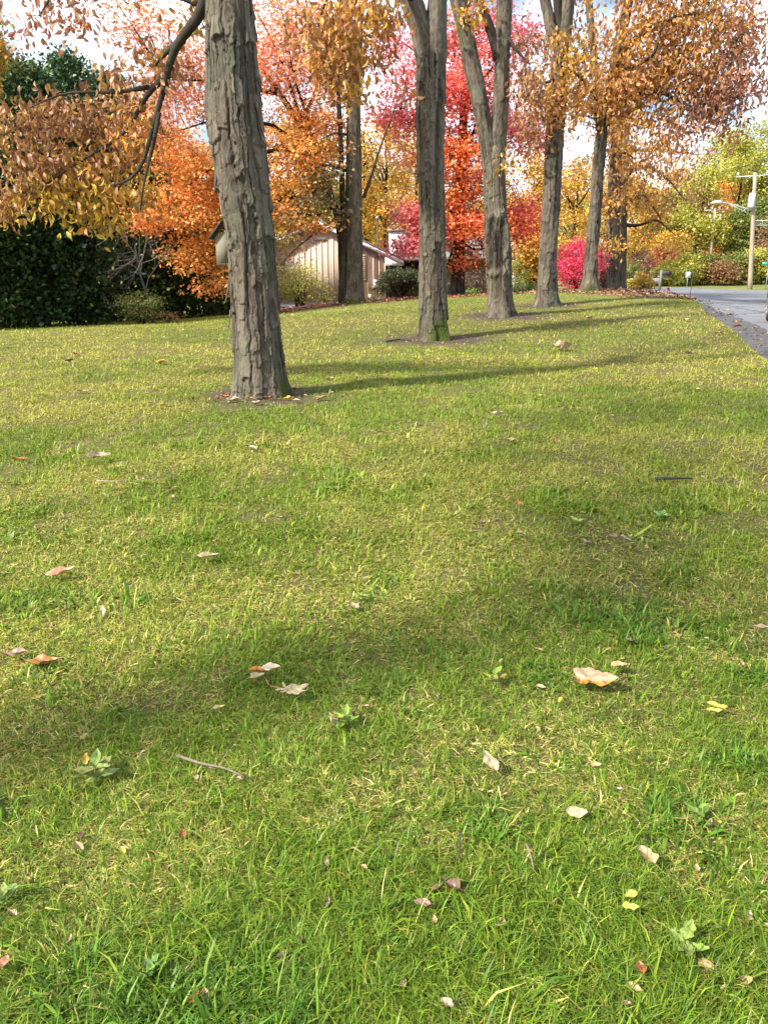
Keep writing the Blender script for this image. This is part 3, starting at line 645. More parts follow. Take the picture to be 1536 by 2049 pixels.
# ------------------------------------------------------------------ maples and oak before the house
def red_maple():
    Y = 33.; base = at(912, 596, Y)
    def trunk(tb):
        P, r = px_path([(913, 602, 36), (915, 570, 27), (917, 500, 25), (918, 430, 25), (920, 370, 22), (924, 300, 19), (928, 200, 16), (932, 100, 14), (935, 0, 12), (938, -120, 8)], Y); P[0] = P[0] - [0, 0, .1]
        p, _ = bark_tube(tb, P, r, 101, 48, .05, (.12, .6), .01, .02, (.14, .35), buttress=4)
        a = list(p[len(p) // 3:])
        for q, lb in enumerate([[(918, 440, Y), (880, 400, 32), (850, 400, 31.4)], [(918, 480, Y), (950, 500, 32.3), (985, 495, 31.6)], [(918, 440, Y), (970, 440, 33), (1030, 440, 33)], [(918, 400, Y), (870, 470, 32.6), (830, 490, 31.6), (800, 500, 31)],
                                [(922, 330, Y), (860, 280, 32), (800, 230, 31.5)], [(922, 320, Y), (990, 270, 33), (1050, 260, 33.5)], [(926, 220, Y), (860, 130, 33), (800, 80, 33)], [(928, 200, Y), (1000, 120, 33), (1060, 90, 33)], [(924, 300, Y), (960, 240, 31.5), (985, 180, 31)], [(918, 460, Y), (890, 540, 33), (868, 570, 32.5)]]):
            a += list(limb(tb, [at(*z) for z in lb], np.linspace(.075, .015, len(lb)), 6, q + 7))
        return np.array(a)
    b = [pb(930, 330, 32, 60, 60, 1.5, 46, RO), pb(890, 300, 32, 50, 70, 1.3, 36, RO), pb(940, 460, 32, 70, 40, 1.5, 46, RO), pb(900, 430, 32, 50, 50, 1.3, 36, RO), pb(990, 440, 33, 60, 45, 1.5, 30, RD), pb(1035, 430, 33, 34, 50, 1.3, 24, RD), pb(960, 370, 33, 70, 40, 1.5, 36, RO),
         pb(828, 425, 31.3, 36, 22, 1.2, 22, PKR), pb(824, 492, 31, 34, 20, 1.2, 22, PKR), pb(840, 470, 31.3, 30, 30, 1, 16, PKR), pb(1050, 475, 33, 22, 26, 1, 10, RD),
         pb(920, 200, 32, 70, 60, 1.6, 54, RD), pb(850, 180, 32, 60, 60, 1.5, 32, PKR), pb(790, 230, 31.8, 50, 50, 1.2, 28, PKR), pb(1010, 250, 33, 50, 50, 1.5, 38, PKR), pb(1060, 270, 33.4, 40, 40, 1.2, 22, PKR), pb(900, 90, 33, 60, 60, 1.5, 28, RD), pb(980, 60, 33, 60, 60, 1.5, 32, PKR), pb(1040, 90, 33, 45, 60, 1.5, 25, PKR), pb(790, 110, 33, 50, 60, 1.5, 19, PKR), pb(940, 150, 33, 90, 70, 2, 32, RD), pb(920, -60, 33, 130, 60, 2, 24, PKR), pb(940, 520, 32.5, 55, 18, 1, 12, RO), pb(820, 300, 32, 30, 50, 1, 12, PK)]
    leafy_tree('red_maple', 'scarlet maple with a dark trunk behind the second hickory', 'tree', base, trunk, b, 'flat', RD, .115, 48, .42, T_MAPLE, 'darkbark', twig_r=.008, maxtw=3)
def orange_maple():
    Y = 31.; base = at(684, 604, Y)
    def trunk(tb):
        P, r = px_path([(685, 612, 17), (684, 560, 13), (682, 480, 13), (672, 420, 14), (650, 360, 14), (627, 300, 13), (601, 247, 13), (541, 161, 10), (500, 105, 8), (440, 20, 6)], Y)
        p, _ = bark_tube(tb, P, r, 111, 32, .06, (.12, .6), .008, .012)
        a = list(p[len(p) // 2:])
        for q, lb in enumerate([[(605, 255, Y), (575, 146, Y), (536, 68, Y), (500, -5, Y)], [(640, 330, Y), (590, 160, 30), (560, 0, 30)], [(630, 310, Y), (560, 300, 29), (480, 310, 28), (400, 350, 27.5), (330, 420, 27)], [(620, 290, Y), (540, 250, 29), (430, 240, 28), (330, 270, 27)],
                                [(655, 370, Y), (570, 400, 29), (470, 420, 28), (400, 470, 27.5)], [(560, 190, Y), (440, 160, 29), (330, 160, 28)], [(600, 250, Y), (640, 160, 31), (620, 40, 31), (600, -50, 31)], [(470, 420, 28), (420, 520, 27.5), (400, 560, 27.5)], [(670, 410, Y), (640, 430, 30), (580, 430, 29)]]):
            a += list(limb(tb, [at(*z) for z in lb], np.linspace(.085, .015, len(lb)), 6, q + 17))
        return np.array(a)
    b = [pb(390, 350, 27.5, 80, 50, 2, 54, OR), pb(340, 420, 27, 80, 40, 1.8, 54, OR), pb(420, 430, 27.6, 70, 50, 1.8, 54, OR), pb(400, 510, 27.5, 55, 40, 1.3, 34, OR), pb(425, 568, 27.5, 36, 16, .8, 10, OR), pb(350, 300, 27.5, 70, 45, 1.8, 26, OR), pb(300, 440, 26.8, 30, 40, 1, 12, OR), pb(440, 480, 28, 30, 60, 1, 20, OR),
         pb(580, 330, 29, 60, 60, 2, 46, OR), pb(590, 250, 30, 70, 50, 2, 36, OR), pb(640, 300, 30.5, 50, 60, 2, 30, OR), pb(570, 420, 29, 50, 50, 1.6, 36, OR), pb(610, 450, 28.5, 40, 20, 1, 10, OR), pb(575, 500, 28.5, 24, 22, 1, 6, OR),
         pb(370, 180, 28, 80, 60, 2, 38, PK), pb(440, 130, 29, 90, 70, 2, 41, PK), pb(560, 120, 30, 80, 80, 2, 54, PK), pb(640, 120, 31, 70, 80, 2, 38, PK), pb(300, 230, 27, 60, 60, 1.6, 28, PK), pb(330, 80, 28, 100, 60, 2, 25, PK), pb(530, 30, 30, 110, 60, 2, 35, PK), pb(660, 220, 31, 50, 50, 2, 28, PK), pb(250, 30, 28, 70, 40, 2, 14, PK), pb(640, 20, 31, 70, 50, 2, 12, OR)]
    leafy_tree('orange_maple', 'wide orange and pink maple with slanting dark limbs behind the nearest hickory', 'tree', base, trunk, b, 'flat', OR, .105, 46, .40, T_MAPLE, 'darkbark', twig_r=.008, maxtw=3)
def oak():
    Y = 30.; base = at(707, 607, Y)
    def trunk(tb):
        P, r = px_path([(707, 613, 46), (708, 590, 39), (708, 540, 37), (708, 450, 34), (708, 350, 32), (707, 250, 29), (708, 150, 26), (700, 80, 22), (690, 0, 17), (680, -100, 12)], Y); P[0] = P[0] - [0, 0, .1]
        p, _ = bark_tube(tb, P, r, 121, 72, .03, (.05, .3), .005, .008, (.2, .3), moss=(1.5, 2.2, .45), buttress=6, shag=.6)
        a = list(p[len(p) // 4:])
        for q, lb in enumerate([([(693, 425, Y), (660, 415, 29.4), (620, 380, 28.8)], .06), ([(693, 270, Y), (670, 265, 29.5), (640, 280, 29)], .04), ([(693, 340, Y), (650, 330, 29.3), (600, 345, 28.6)], .06), ([(693, 440, Y), (650, 450, 29), (600, 490, 28), (570, 520, 27.5)], .06),
                                ([(726, 395, Y), (745, 350, 30), (762, 290, 30), (800, 190, 30)], .07), ([(712, 160, Y), (722, 80, 30), (730, -40, 30)], .16), ([(705, 120, Y), (680, 20, 30), (660, -60, 30)], .12)]):
            a += list(limb(tb, [at(*z) for z in lb[0]], np.linspace(lb[1], .015, len(lb[0])), 7, q + 27))
        return np.array(a)
    b = [pb(630, 370, 28.7, 40, 24, .9, 16, OLV), pb(660, 340, 29, 30, 24, .8, 10, OLV), pb(590, 415, 28.3, 50, 16, .9, 10, OLV), pb(640, 408, 28.8, 36, 20, .8, 11, OLV), pb(680, 435, 29.2, 30, 14, .6, 8, OLV), pb(575, 490, 27.6, 24, 20, .7, 5, OLV), pb(570, 445, 27.8, 30, 16, .7, 5, OLV), pb(700, 60, 29.5, 30, 50, .8, 9, HG), pb(560, 545, 27.6, 12, 24, .5, 5, OLV)]
    e = leafy_tree('oak_tree', 'straight grey-trunked oak with mossy foot standing before the tan house', 'tree', base, trunk, b, 'flat', OLV, .15, 26, .26, T_DIA, 'oakbark', twig_r=.008, maxtw=2.5)
    mb = MB(); P, r = px_path([(687, 612, 12), (687, 540, 10), (686, 440, 11), (684, 350, 11), (681, 260, 10), (676, 180, 9), (668, 60, 8)], 29.75)
    bark_tube(mb, P, r, 131, 24, .06, (.08, .4), .01, .012); mb.build('second_stem', M['darkbark'], e, True)
red_maple(); orange_maple(); oak()

# ------------------------------------------------------------------ tan house
def house():
    Yf = 43.; rc = at(772, 601, Yf); lc = at(507, 620, Yf); m = mpp(rc)
    xl, xr = lc[0], rc[0]; zb = rc[2] - .02; xa = (xl + xr) / 2
    ze = at(772, 508, Yf)[2]; za = at(640, 444, Yf)[2]
    e = empty('tan_house', (xa, Yf, zb), 'low tan board-and-batten house with white-trimmed gable behind the oak', 'house')
    siding = simple('tan_painted_siding', (.64, .495, .385), .75, .08, 3, 0, .1, (1, 1, .3)); white = simple('white_painted_trim', (.72, .73, .76), .5, .08, 4)
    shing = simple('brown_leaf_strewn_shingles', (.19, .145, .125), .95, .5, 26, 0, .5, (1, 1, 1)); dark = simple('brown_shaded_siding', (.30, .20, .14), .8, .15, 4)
    stone = simple('grey_foundation_block', (.34, .285, .24), .9, .2, 6); glass, n, l, b = mat('dark_window_glass')
    b.inputs['Base Color'].default_value = (.02, .024, .03, 1); b.inputs['Roughness'].default_value = .06
    D = 11.; 
    mb = MB(); mb.prism([(xl, zb), (xr, zb), (xr, ze), (xa, za), (xl, ze)], Yf, Yf + D)
    x = xl + .1
    while x < xr - .02:                  # battens over the joints
        top = ze + (za - ze) * (1 - abs(x - xa) / (xr - xa)) - .04
        mb.box((x, Yf - .012, (zb + top) / 2), (.05, .03, top - zb)); x += .305
    mb.build('wall', siding, e)
    mb = MB(); mb.box((xa, Yf + D / 2, zb - .6), (xr - xl - .06, D - .06, 1.24)); mb.build('foundation', stone, e)
    sl_ = (za - ze) / (xr - xa); ov = .95; th = .17
    mb = MB(); 
    for sx in (-1, 1):
        xe = xa + sx * (xr - xa + ov); z2 = ze - ov * sl_
        mb.prism([(xa, za + .06), (xe, z2 + .06), (xe, z2 + .06 + .10), (xa, za + .06 + .10)][::sx], Yf - .42, Yf + D + .4)
    roof = mb.build('roof', shing, e)
    mb = MB()
    for sx in (-1, 1):
        xe = xa + sx * (xr - xa + ov - .02); z2 = ze - (ov - .02) * sl_
        mb.prism([(xa, za - .14), (xe, z2 - .14), (xe, z2 + .057), (xa, za + .057)][::sx], Yf - .415, Yf - .37)
    # boxed white eave return on the right corner and its soffit
    for sx in (-1, 1):
        xe = xa + sx * (xr - xa + ov - .06); z2 = ze - (ov - .06) * sl_
        xi = xa + sx * (xr - xa - .05)
        mb.prism([(xi, z2 - .2), (xe, z2 - .2), (xe, z2 + .03), (xi, z2 + (ov) * sl_ - .02)][::sx], Yf - .366, Yf + D)
    mb.build('white_trim', white, e)
    mb = MB(); c = at(795, 478, Yf + 5.5); mb.box((c[0], Yf + 5.5, c[2] - .55), (1.0, .9, 1.9)); ch = mb.build('chimney', simple('whitewashed_chimney', (.62, .62, .64), .8, .2, 7), roof)
    mb = MB(); mb.box((c[0], Yf + 5.5, c[2] + .48), (1.22, 1.1, .13)); mb.build('chimney_cap', simple('grey_stone_slab', (.25, .23, .21), .9, .3, 6), ch)
    # vent and shutters on the gable
    vp = at(636, 449, Yf); mb = MB(); mb.box((vp[0], Yf - .05, vp[2]), (1.0, .06, .5))
    for k in range(5): mb.box((vp[0], Yf - .09, vp[2] - .18 + k * .09), (.9, .05, .03), 0)
    mb.build('gable_vent', simple('grey_louvre', (.2, .2, .2), .7, .1), e)
    wp = at(640, 478, Yf); mb = MB(); mb.box((wp[0], Yf - .05, wp[2]), (.62, .06, .12)); mb.build('window_head', white, e)
    sh = simple('tan_shutter', (.36, .25, .175), .7, .1)
    s1, s2 = at(680, 536, Yf), at(728.5, 536, Yf); h = 50 * m * 1.0
    fr = MB(); cx, cz = (s1[0] + s2[0]) / 2, s1[2]; fr.box((cx, Yf - .045, cz), (s2[0] - s1[0] - .2, .07, h)); win = fr.build('window', white, e)
    pn = MB(); pn.box((cx, Yf - .085, cz), (s2[0] - s1[0] - .34, .02, h - .14)); pn.build('pane', glass, win)
    for s_ in (s1, s2):
        mb = MB(); mb.box((s_[0], Yf - .04, s_[2]), (.28, .05, h))
        for k in range(14): mb.box((s_[0], Yf - .07, s_[2] - h / 2 + (k + .7) * h / 14.5), (.2, .02, .045))
        mb.build('shutter', sh, e)
    # power mast, meter, small fittings
    mp_ = at(755, 480, Yf - .12); mb = MB(); t1, b1 = at(755, 440, Yf - .12), at(755, 590, Yf - .12)
    mb.tube([(mp_[0], Yf - .12, b1[2]), (mp_[0], Yf - .12, t1[2])], .03, 8); ms = mb.build('power_mast', simple('dark_brown_conduit', (.09, .055, .04), .5, .2), e)
    mb = MB(); mb.lathe((mp_[0], Yf - .12, t1[2]), [(.04, 0), (.09, .02), (.09, .12), (.03, .2), (0, .21)], 10); mb.build('weatherhead', simple('grey_metal', (.3, .3, .31), .45, .15, 6, .6), ms)
    mt = at(752, 564, Yf - .15); mb = MB(); mb.box((mt[0], Yf - .09, mt[2] - .1), (.26, .16, .42)); mb.tube([(mt[0], Yf - .17, mt[2] + .02), (mt[0], Yf - .28, mt[2] + .02)], .1, 14); mb.build('electric_meter', simple('grey_meter_box', (.45, .46, .47), .4, .1), e)
    mb = MB(); bx_ = at(747, 576, Yf - .1); mb.box((bx_[0], Yf - .07, bx_[2]), (.24, .12, .2)); mb.build('junction_box', simple('brown_box', (.12, .09, .07), .6, .1), e)
    mb = MB(); o_ = at(740, 593, Yf - .1); mb.box((o_[0], Yf - .05, o_[2]), (.14, .08, .2)); mb.build('outlet_cover', white, e)
    # basement window low on the left
    bw = at(580, 617, Yf); mb = MB(); mb.box((bw[0], Yf - .05, bw[2] - .05), (1.1, .1, .5)); w2 = mb.build('window', white, e)
    mb = MB(); mb.box((bw[0], Yf - .105, bw[2] - .08), (.95, .02, .34)); mb.build('pane', glass, w2)
    # set-back wing under the eave
    mb = MB(); x2 = xr + 7; yw = Yf + 3.2; mb.box(((xr + x2) / 2 - .2, yw + 3, (zb + ze - .35) / 2), (x2 - xr + .4, 6, ze - .35 - zb))
    x = xr + .15
    while x < x2: mb.box((x, yw - .015, (zb + ze - .35) / 2), (.05, .03, ze - .35 - zb)); x += .305
    mb.build('wing_wall', dark, e)
    mb = MB(); mb.prism([(xr - .5, ze - .32), (x2 + .5, ze - .32), (x2 + .5, ze - .16), (xr - .5, ze - .16)], yw - 1.6, yw + 6.5); mb.build('wing_roof', shing, e)
    for px in (793, 812, 840):
        p = at(px, 537, yw); mb = MB(); mb.box((p[0], yw - .03, zb + 1.55), (.62, .08, 1.15)); w_ = mb.build('window', simple('brown_window_frame', (.1, .07, .05), .6, .1), e)
        mb = MB(); mb.box((p[0], yw - .075, zb + 1.55), (.5, .02, 1.03)); mb.build('pane', glass, w_)
house()

def far_house(px, py, Y, w, h, roofh, wallc, roofc, label, garage=False):
    p = at(px, py, Y); z = p[2]
    e = empty('neighbour_house', p, label, 'house')
    wm = simple('wall_paint', wallc, .6, .05, 3); rm = simple('roof_shingle', roofc, .9, .3, 12); wt = simple('white_trim_paint', (.75, .76, .78), .5, .05)
    mb = MB(); mb.prism([(p[0] - w / 2, z - .3), (p[0] + w / 2, z - .3), (p[0] + w / 2, z + h), (p[0], z + h + roofh), (p[0] - w / 2, z + h)], Y, Y + 9); mb.build('wall', wm, e)
    mb = MB()
    for sx in (-1, 1):
        s_ = roofh / (w / 2); xe = p[0] + sx * (w / 2 + .5); z2 = z + h - .5 * s_
        mb.prism([(p[0], z + h + roofh + .02), (xe, z2 + .02), (xe, z2 + .16), (p[0], z + h + roofh + .16)][::sx], Y - .5, Y + 9.4)
    mb.build('roof', rm, e)
    if garage:
        mb = MB(); mb.box((p[0] + w * .12, Y - .04, z + .95), (w * .42, .08, 2.1))
        for k in range(4): mb.box((p[0] + w * .12, Y - .085, z + .2 + k * .52), (w * .4, .02, .44))
        mb.build('garage_door', simple('pale_blue_grey_door', (.42, .47, .55), .5, .05), e)
        for sx in (-1, 1): mb = MB(); mb.box((p[0] + w * .12 + sx * (w * .21 + .09), Y - .06, z + .97), (.16, .1, 2.2)); mb.build('door_jamb', wt, e)
    else:
        mb = MB(); mb.box((p[0], Y - .03, z + 1.5), (1.2, .07, 1.0)); w_ = mb.build('window', wt, e)
        mb = MB(); mb.box((p[0], Y - .075, z + 1.5), (1.04, .02, .84)); mb.build('pane', simple('dark_pane', (.03, .035, .04), .1, .1), w_)
far_house(960, 594, 62, 7.4, 4.2, 1.6, (.74, .75, .76), (.35, .36, .38), 'white neighbour house with a pale garage door, seen beside the scarred hickory', True)
far_house(862, 594, 56, 4.6, 3.0, .9, (.42, .44, .44), (.16, .18, .18), 'grey low-roofed house glimpsed between the second hickory and the scarlet maple')

# ------------------------------------------------------------------ birdhouse behind the first hickory
def birdhouse():
    p = at(445, 497, 9.92); e = empty('birdhouse', (p[0], p[1], p[2] - .16), 'weathered wooden birdhouse hung on the far left side of the nearest hickory', 'birdhouse')
    wood = simple('weathered_lichened_board', (.19, .18, .13), .9, .3, 14, 0, .4, (1, 1, .2)); dk = simple('dark_roof_board', (.06, .05, .04), .9, .3, 10)
    x0, z0 = p[0], p[2]
    mb = MB(); mb.prism([(x0 - .06, z0 - .17), (x0 + .14, z0 - .17), (x0 + .14, z0 + .22), (x0 - .06, z0 + .13)], p[1] - .10, p[1] + .10); mb.build('box', wood, e)
    mb = MB(); mb.prism([(x0 - .12, z0 + .10), (x0 + .04, z0 + .295), (x0 + .04, z0 + .32), (x0 - .14, z0 + .115)], p[1] - .14, p[1] + .14); mb.build('roof', dk, e)
    mb = MB(); mb.box((x0 + .04, p[1], z0 - .185), (.21, .21, .022)); mb.build('floor_board', dk, e)
    mb = MB(); mb.tube([(x0 - .062, p[1], z0 + .03), (x0 - .075, p[1], z0 + .03)], .025, 12); mb.build('entrance_hole', simple('black_hole', (.01, .01, .01), 1, .1), e)
birdhouse()

# ------------------------------------------------------------------ shrubs
def branching(tb, p, d, L, r, lev, tips, spread=.55, kids=3, droop=0.):
    d = d / np.linalg.norm(d); n = 5; path = [p]; q = p.copy(); dd = d.copy()
    for k in range(n):
        dd = dd + rng.normal(0, .12, 3) - np.array([0, 0, droop]); dd /= np.linalg.norm(dd); q = q + dd * L / n; path.append(q.copy())
    tb.tube(path, np.linspace(r, r * .55, n + 1), 5 if lev > 1 else 4, (.1, .5, 0), False)
    if lev == 0: tips += path[2:]; return
    for k in range(kids):
        t = path[rng.integers(2, n + 1)] if k else path[-1]
        branching(tb, np.array(t), dd + rng.normal(0, spread, 3), L * rng.uniform(.55, .8), r * .55, lev - 1, tips, spread, kids, droop)
def bush(name, label, px, py, Y, w_px, h_px, pal, size, n, per, spread, tmpl=T_DIA, style='flat', bark='darkbark', leaf='leaf', dep=None, stems=6, group=None, cat='shrub'):
    base = ground_like(px, py, Y); m = mpp(base); w, h = w_px * m / 2, h_px * m
    e = empty(name, base, label, cat, group); tb = MB(); att = []
    for k in range(stems):
        a = rng.uniform(0, 6.28); q = rng.uniform(.2, .8)
        top = base + np.array([math.cos(a) * w * q, math.sin(a) * (dep or w) * q, h * rng.uniform(.5, .85)])
        att += list(limb(tb, [base + [math.cos(a) * w * .12, math.sin(a) * w * .12, -.05], (base + top) / 2 + [0, 0, h * .1], top], [.02 + .008 * h, .015, .006], 5, k))
    cb = MB(); clusters(cb, tb, np.array(att), [(base + [0, 0, h * .54], (w, dep or w, h * .5), n)], style, pal, size, per, spread, tmpl, .004, (.1, .4, 0), 2)
    tb.build('stem', M[bark], e, True); cb.build('foliage', M[leaf], e)
    return e
def ground_like(px, py, Y):
    p = at(px, py, Y); p[2] = Gs(p[0], p[1]); return p
MG = [(4, (.88, .08, .19)), (3, (.88, .14, .25)), (2, (.80, .07, .13)), (.8, (.55, .18, .13))]
bush('burning_bush', 'big rounded magenta bush between the fourth and fifth hickories', 1150, 590, 32, 96, 100, MG, .085, 230, 34, .20, T_DIA, 'flat', 'darkbark', 'leaf', 1.3, 9)
bush('forsythia_bush', 'loose yellow-green bush with bare lower stems against the tan house wall', 600, 616, 40, 112, 92, [(4, (.56, .56, .09)), (3, (.66, .62, .10)), (2, (.40, .44, .09))], .095, 130, 17, .22, T_DIA, 'up', 'oakbark', 'leaf', .9, 16)
bush('forsythia_bush', 'small sparse yellow-green bush beside the oak foot, right of the larger one', 652, 608, 40, 36, 44, [(4, (.42, .42, .06)), (3, (.5, .46, .07)), (2, (.28, .3, .06))], .07, 30, 11, .15, T_DIA, 'up', 'oakbark', 'leaf', .5, 7)
YW = [(4, (.045, .075, .022)), (3, (.075, .10, .03)), (1.4, (.16, .13, .05)), (1, (.03, .045, .015))]
def yew():
    base = ground_like(800, 600, 40); m = mpp(base); e = empty('yew_bush', base, 'dark clipped flat-topped evergreen bush at the right corner of the tan house', 'shrub')
    tb, cb = MB(), MB(); att = []
    for k in range(9):
        a = rng.uniform(0, 6.28); att += list(limb(tb, [base + rng.normal(0, .08, 3) * [1, 1, 0], base + [math.cos(a) * .5, math.sin(a) * .4, .6], base + [math.cos(a) * 1.0, math.sin(a) * .6, 1.1]], [.05, .035, .012], 6, k))
    clusters(cb, tb, np.array(att), [(base + [0, 0, 1.1], (42 * m, .8, .27), 220), (base + [-.8, -.1, .65], (.35, .5, .4), 30), (base + [.9, 0, .75], (.3, .6, .4), 40), (base + [0, .4, .8], (1, .3, .3), 40)], 'up', YW, .07, 40, .10, T_DIA, .004)
    tb.build('stem', M['darkbark'], e, True); cb.build('foliage', M['needle'], e)
yew()
bush('low_shrub', 'low rounded green shrub bank just left of the fourth hickory', 1050, 598, 37, 60, 30, [(3, (.12, .22, .04)), (3, (.2, .3, .06)), (1, (.3, .34, .08))], .08, 70, 22, .14, T_DIA, 'flat', 'darkbark', 'leaf', 1.0)
bush('low_shrub', 'taller dark green shrub behind the low green shrub bank', 1034, 596, 41, 40, 66, GR, .1, 50, 22, .2, T_DIA, 'flat', 'darkbark', 'leaf', .9)
bush('weeping_shrub', 'purplish weeping shrub to the right of the scarlet maple trunk', 950, 596, 44, 44, 44, [(3, (.16, .10, .09)), (2, (.22, .14, .11)), (1, (.2, .16, .08))], .08, 50, 20, .18, T_DIA, 'droop', 'darkbark', 'leaf', .7)
bush('low_shrub', 'small bright green shrub at the foot of the purplish weeping shrub', 944, 598, 42, 26, 16, [(3, (.22, .36, .06)), (1, (.3, .42, .08))], .07, 20, 14, .1)
bush('low_shrub', 'purplish brown shrub left of the scarlet maple trunk', 893, 598, 40, 26, 40, [(3, (.16, .11, .09)), (2, (.2, .13, .1))], .08, 26, 18, .15)
bush('barberry_bush', 'pale green bush with reddish right edge before the dark evergreens', 284, 648, 26.5, 96, 62, [(4, (.20, .26, .06)), (3, (.28, .32, .08)), (1.4, (.25, .14, .06))], .06, 110, 26, .16, T_DIA, 'flat', 'darkbark', 'leaf', .7, 8)
bush('low_shrub', 'rusty brown low shrub at the right foot of the pale green bush', 338, 650, 26.3, 44, 24, [(4, (.2, .1, .05)), (2, (.28, .14, .06)), (1, (.2, .18, .06))], .06, 26, 16, .12)
bush('grass_clump', 'golden ornamental grass clump past the three slim hickories', 1282, 584, 40, 42, 24, [(3, (.58, .40, .08)), (2, (.5, .3, .06)), (1, (.3, .3, .08))], .16, 34, 22, .16, T_DIA, 'up', 'oakbark', 'leaf', .5, 4, None, 'plant')
bush('low_shrub', 'small yellow-green plant beside the golden grass clump', 1258, 580, 40.5, 20, 22, YG, .1, 16, 12, .12)
PB = [(4, (.10, .05, .055)), (3, (.15, .07, .07)), (1, (.3, .07, .1))]
bush('purple_shrub', 'tall purple-brown shrub behind the slim hickories by the mailbox', 1275, 578, 50, 40, 72, PB, .12, 90, 22, .24, T_DIA, 'flat', 'darkbark', 'leaf', .9)
bush('low_shrub', 'dark green shrub right behind the three slim hickories', 1258, 580, 46, 40, 60, GR, .11, 60, 22, .22, T_DIA, 'flat', 'darkbark', 'leaf', .8)
def bare_tree():
    base = ground_like(305, 640, 27.5); e = empty('bare_tree', base, 'small bare grey tree with a few yellow leaves before the dark evergreens', 'tree')
    tb, cb = MB(), MB(); tips = []
    t0 = at(298, 600, 27.4); t1 = at(284, 555, 27.3); t2 = at(270, 490, 27.3)
    P = limb(tb, [base - [0, 0, .05], t0, t1, t2], [.06, .05, .04, .025], 7, 3)
    for q, (px, py) in enumerate([(170, 540), (185, 565), (215, 500), (240, 450), (262, 420), (290, 455), (320, 495), (200, 520), (310, 470), (230, 570)]):
        s = P[int(len(P) * rng.uniform(.45, .95))]; tgt = at(px, py, 27.3 + rng.normal(0, .8)); d = tgt - s
        branching(tb, s, d, np.linalg.norm(d) * .55, .020, 4, tips, .42, 3, .01)
    tips = np.array(tips); pick = tips[rng.choice(len(tips), 70)]
    put_leaves(cb, pick, np.array([0, 0, -1.]) + rng.normal(0, .4, (70, 3)), rng.normal(0, 1, (70, 3)), rng.uniform(.06, .13, 70), palette(70, [(3, (.62, .48, .12)), (1, (.6, .36, .1))]), T_DIA)
    tb.build('trunk', M['greybark'], e, True); cb.build('leaves', M['leaf'], e)
bare_tree()

# ------------------------------------------------------------------ evergreens on the left
def evergreen(label, px, py, Y, w_px, top_py, pal=EV, cone=.45, n=300, group='tall dark evergreens at the left edge of the lawn'):
    base = ground_like(px, py, Y); m = mpp(base); top = at(px, top_py, Y)[2]; h = top - base[2]; w = w_px * m / 2
    e = empty('arborvitae', base, label, 'tree', group); tb, cb = MB(), MB()
    tb.tube([base - [0, 0, .1], base + [0, 0, h * .9]], [.14, .03], 8, (.1, .3, 0))
    hh = rng.uniform(0.01, 1, n) ** .9; a = rng.uniform(0, 6.283, n)
    prof = np.minimum(1, (1 - hh) / cone) ** .75 * (.86 + .14 * np.minimum(1, hh / .12))
    rr = w * prof * (.72 + .38 * fbm(a * 1.6 + px, hh * 7, 3, 2)) * rng.uniform(.55, 1.05, n) ** .5
    ctr = base + np.stack([np.cos(a) * rr, np.sin(a) * rr, hh * h], -1)
    for q in range(n):
        k = 52; out = np.array([math.cos(a[q]), math.sin(a[q]), .55]); sp = .20 + .04 * w
        pos = ctr[q] + rng.normal(0, sp, (k, 3)) * [1, 1, .8]
        put_leaves(cb, pos, out + rng.normal(0, .45, (k, 3)), rng.normal(0, 1, (k, 3)), rng.uniform(.10, .24, k), palette(k, pal) * np.clip(rng.normal(1, .35), .4, 2), T_DIA)
    tb.build('trunk', M['darkbark'], e, True); cb.build('foliage', M['needle'], e)
evergreen('leftmost dense evergreen column at the picture edge, foliage to the ground', 10, 655, 25.5, 130, 330, EV, .4, 330)
evergreen('second dense evergreen column from the left, bushy to the ground', 95, 652, 26.5, 130, 300, EV, .45, 330)
evergreen('third evergreen column from the left, rounded low top, left of the bare grey tree', 165, 650, 27.3, 110, 350, EV, .5, 280)
evergreen('dark evergreen behind the bare grey tree and pale green bush', 270, 648, 31, 150, 330, EV, .5, 330)
evergreen('dark evergreen just left of the nearest hickory, behind the orange maple boughs', 390, 645, 32.5, 150, 420, EV, .5, 300)
EV2 = [(4, (.05, .105, .045)), (3, (.08, .15, .055)), (1, (.12, .19, .06))]
evergreen('tallest green conifer rising behind the left evergreens', 50, 645, 36, 250, 105, EV2, .3, 600)
evergreen('tall green conifer with its tip just left of the orange maple', 190, 645, 38, 230, 125, EV2, .35, 560)
evergreen('dark conifer in the second row above the bare grey tree', 300, 640, 40, 200, 215, EV, .7, 380)
evergreen('dark conifer in the second row above the third evergreen column', 215, 640, 34, 150, 250, EV, .6, 330)
evergreen('green conifer between the two tallest, behind the third evergreen column', 118, 645, 35, 220, 140, EV2, .3, 520)
evergreen('green conifer right of the tall ones, behind the pink maple boughs', 265, 645, 37, 210, 165, EV2, .4, 480)
evergreen('dark conifer behind the house end of the evergreens', 470, 635, 47, 170, 360, EV, .6, 330)

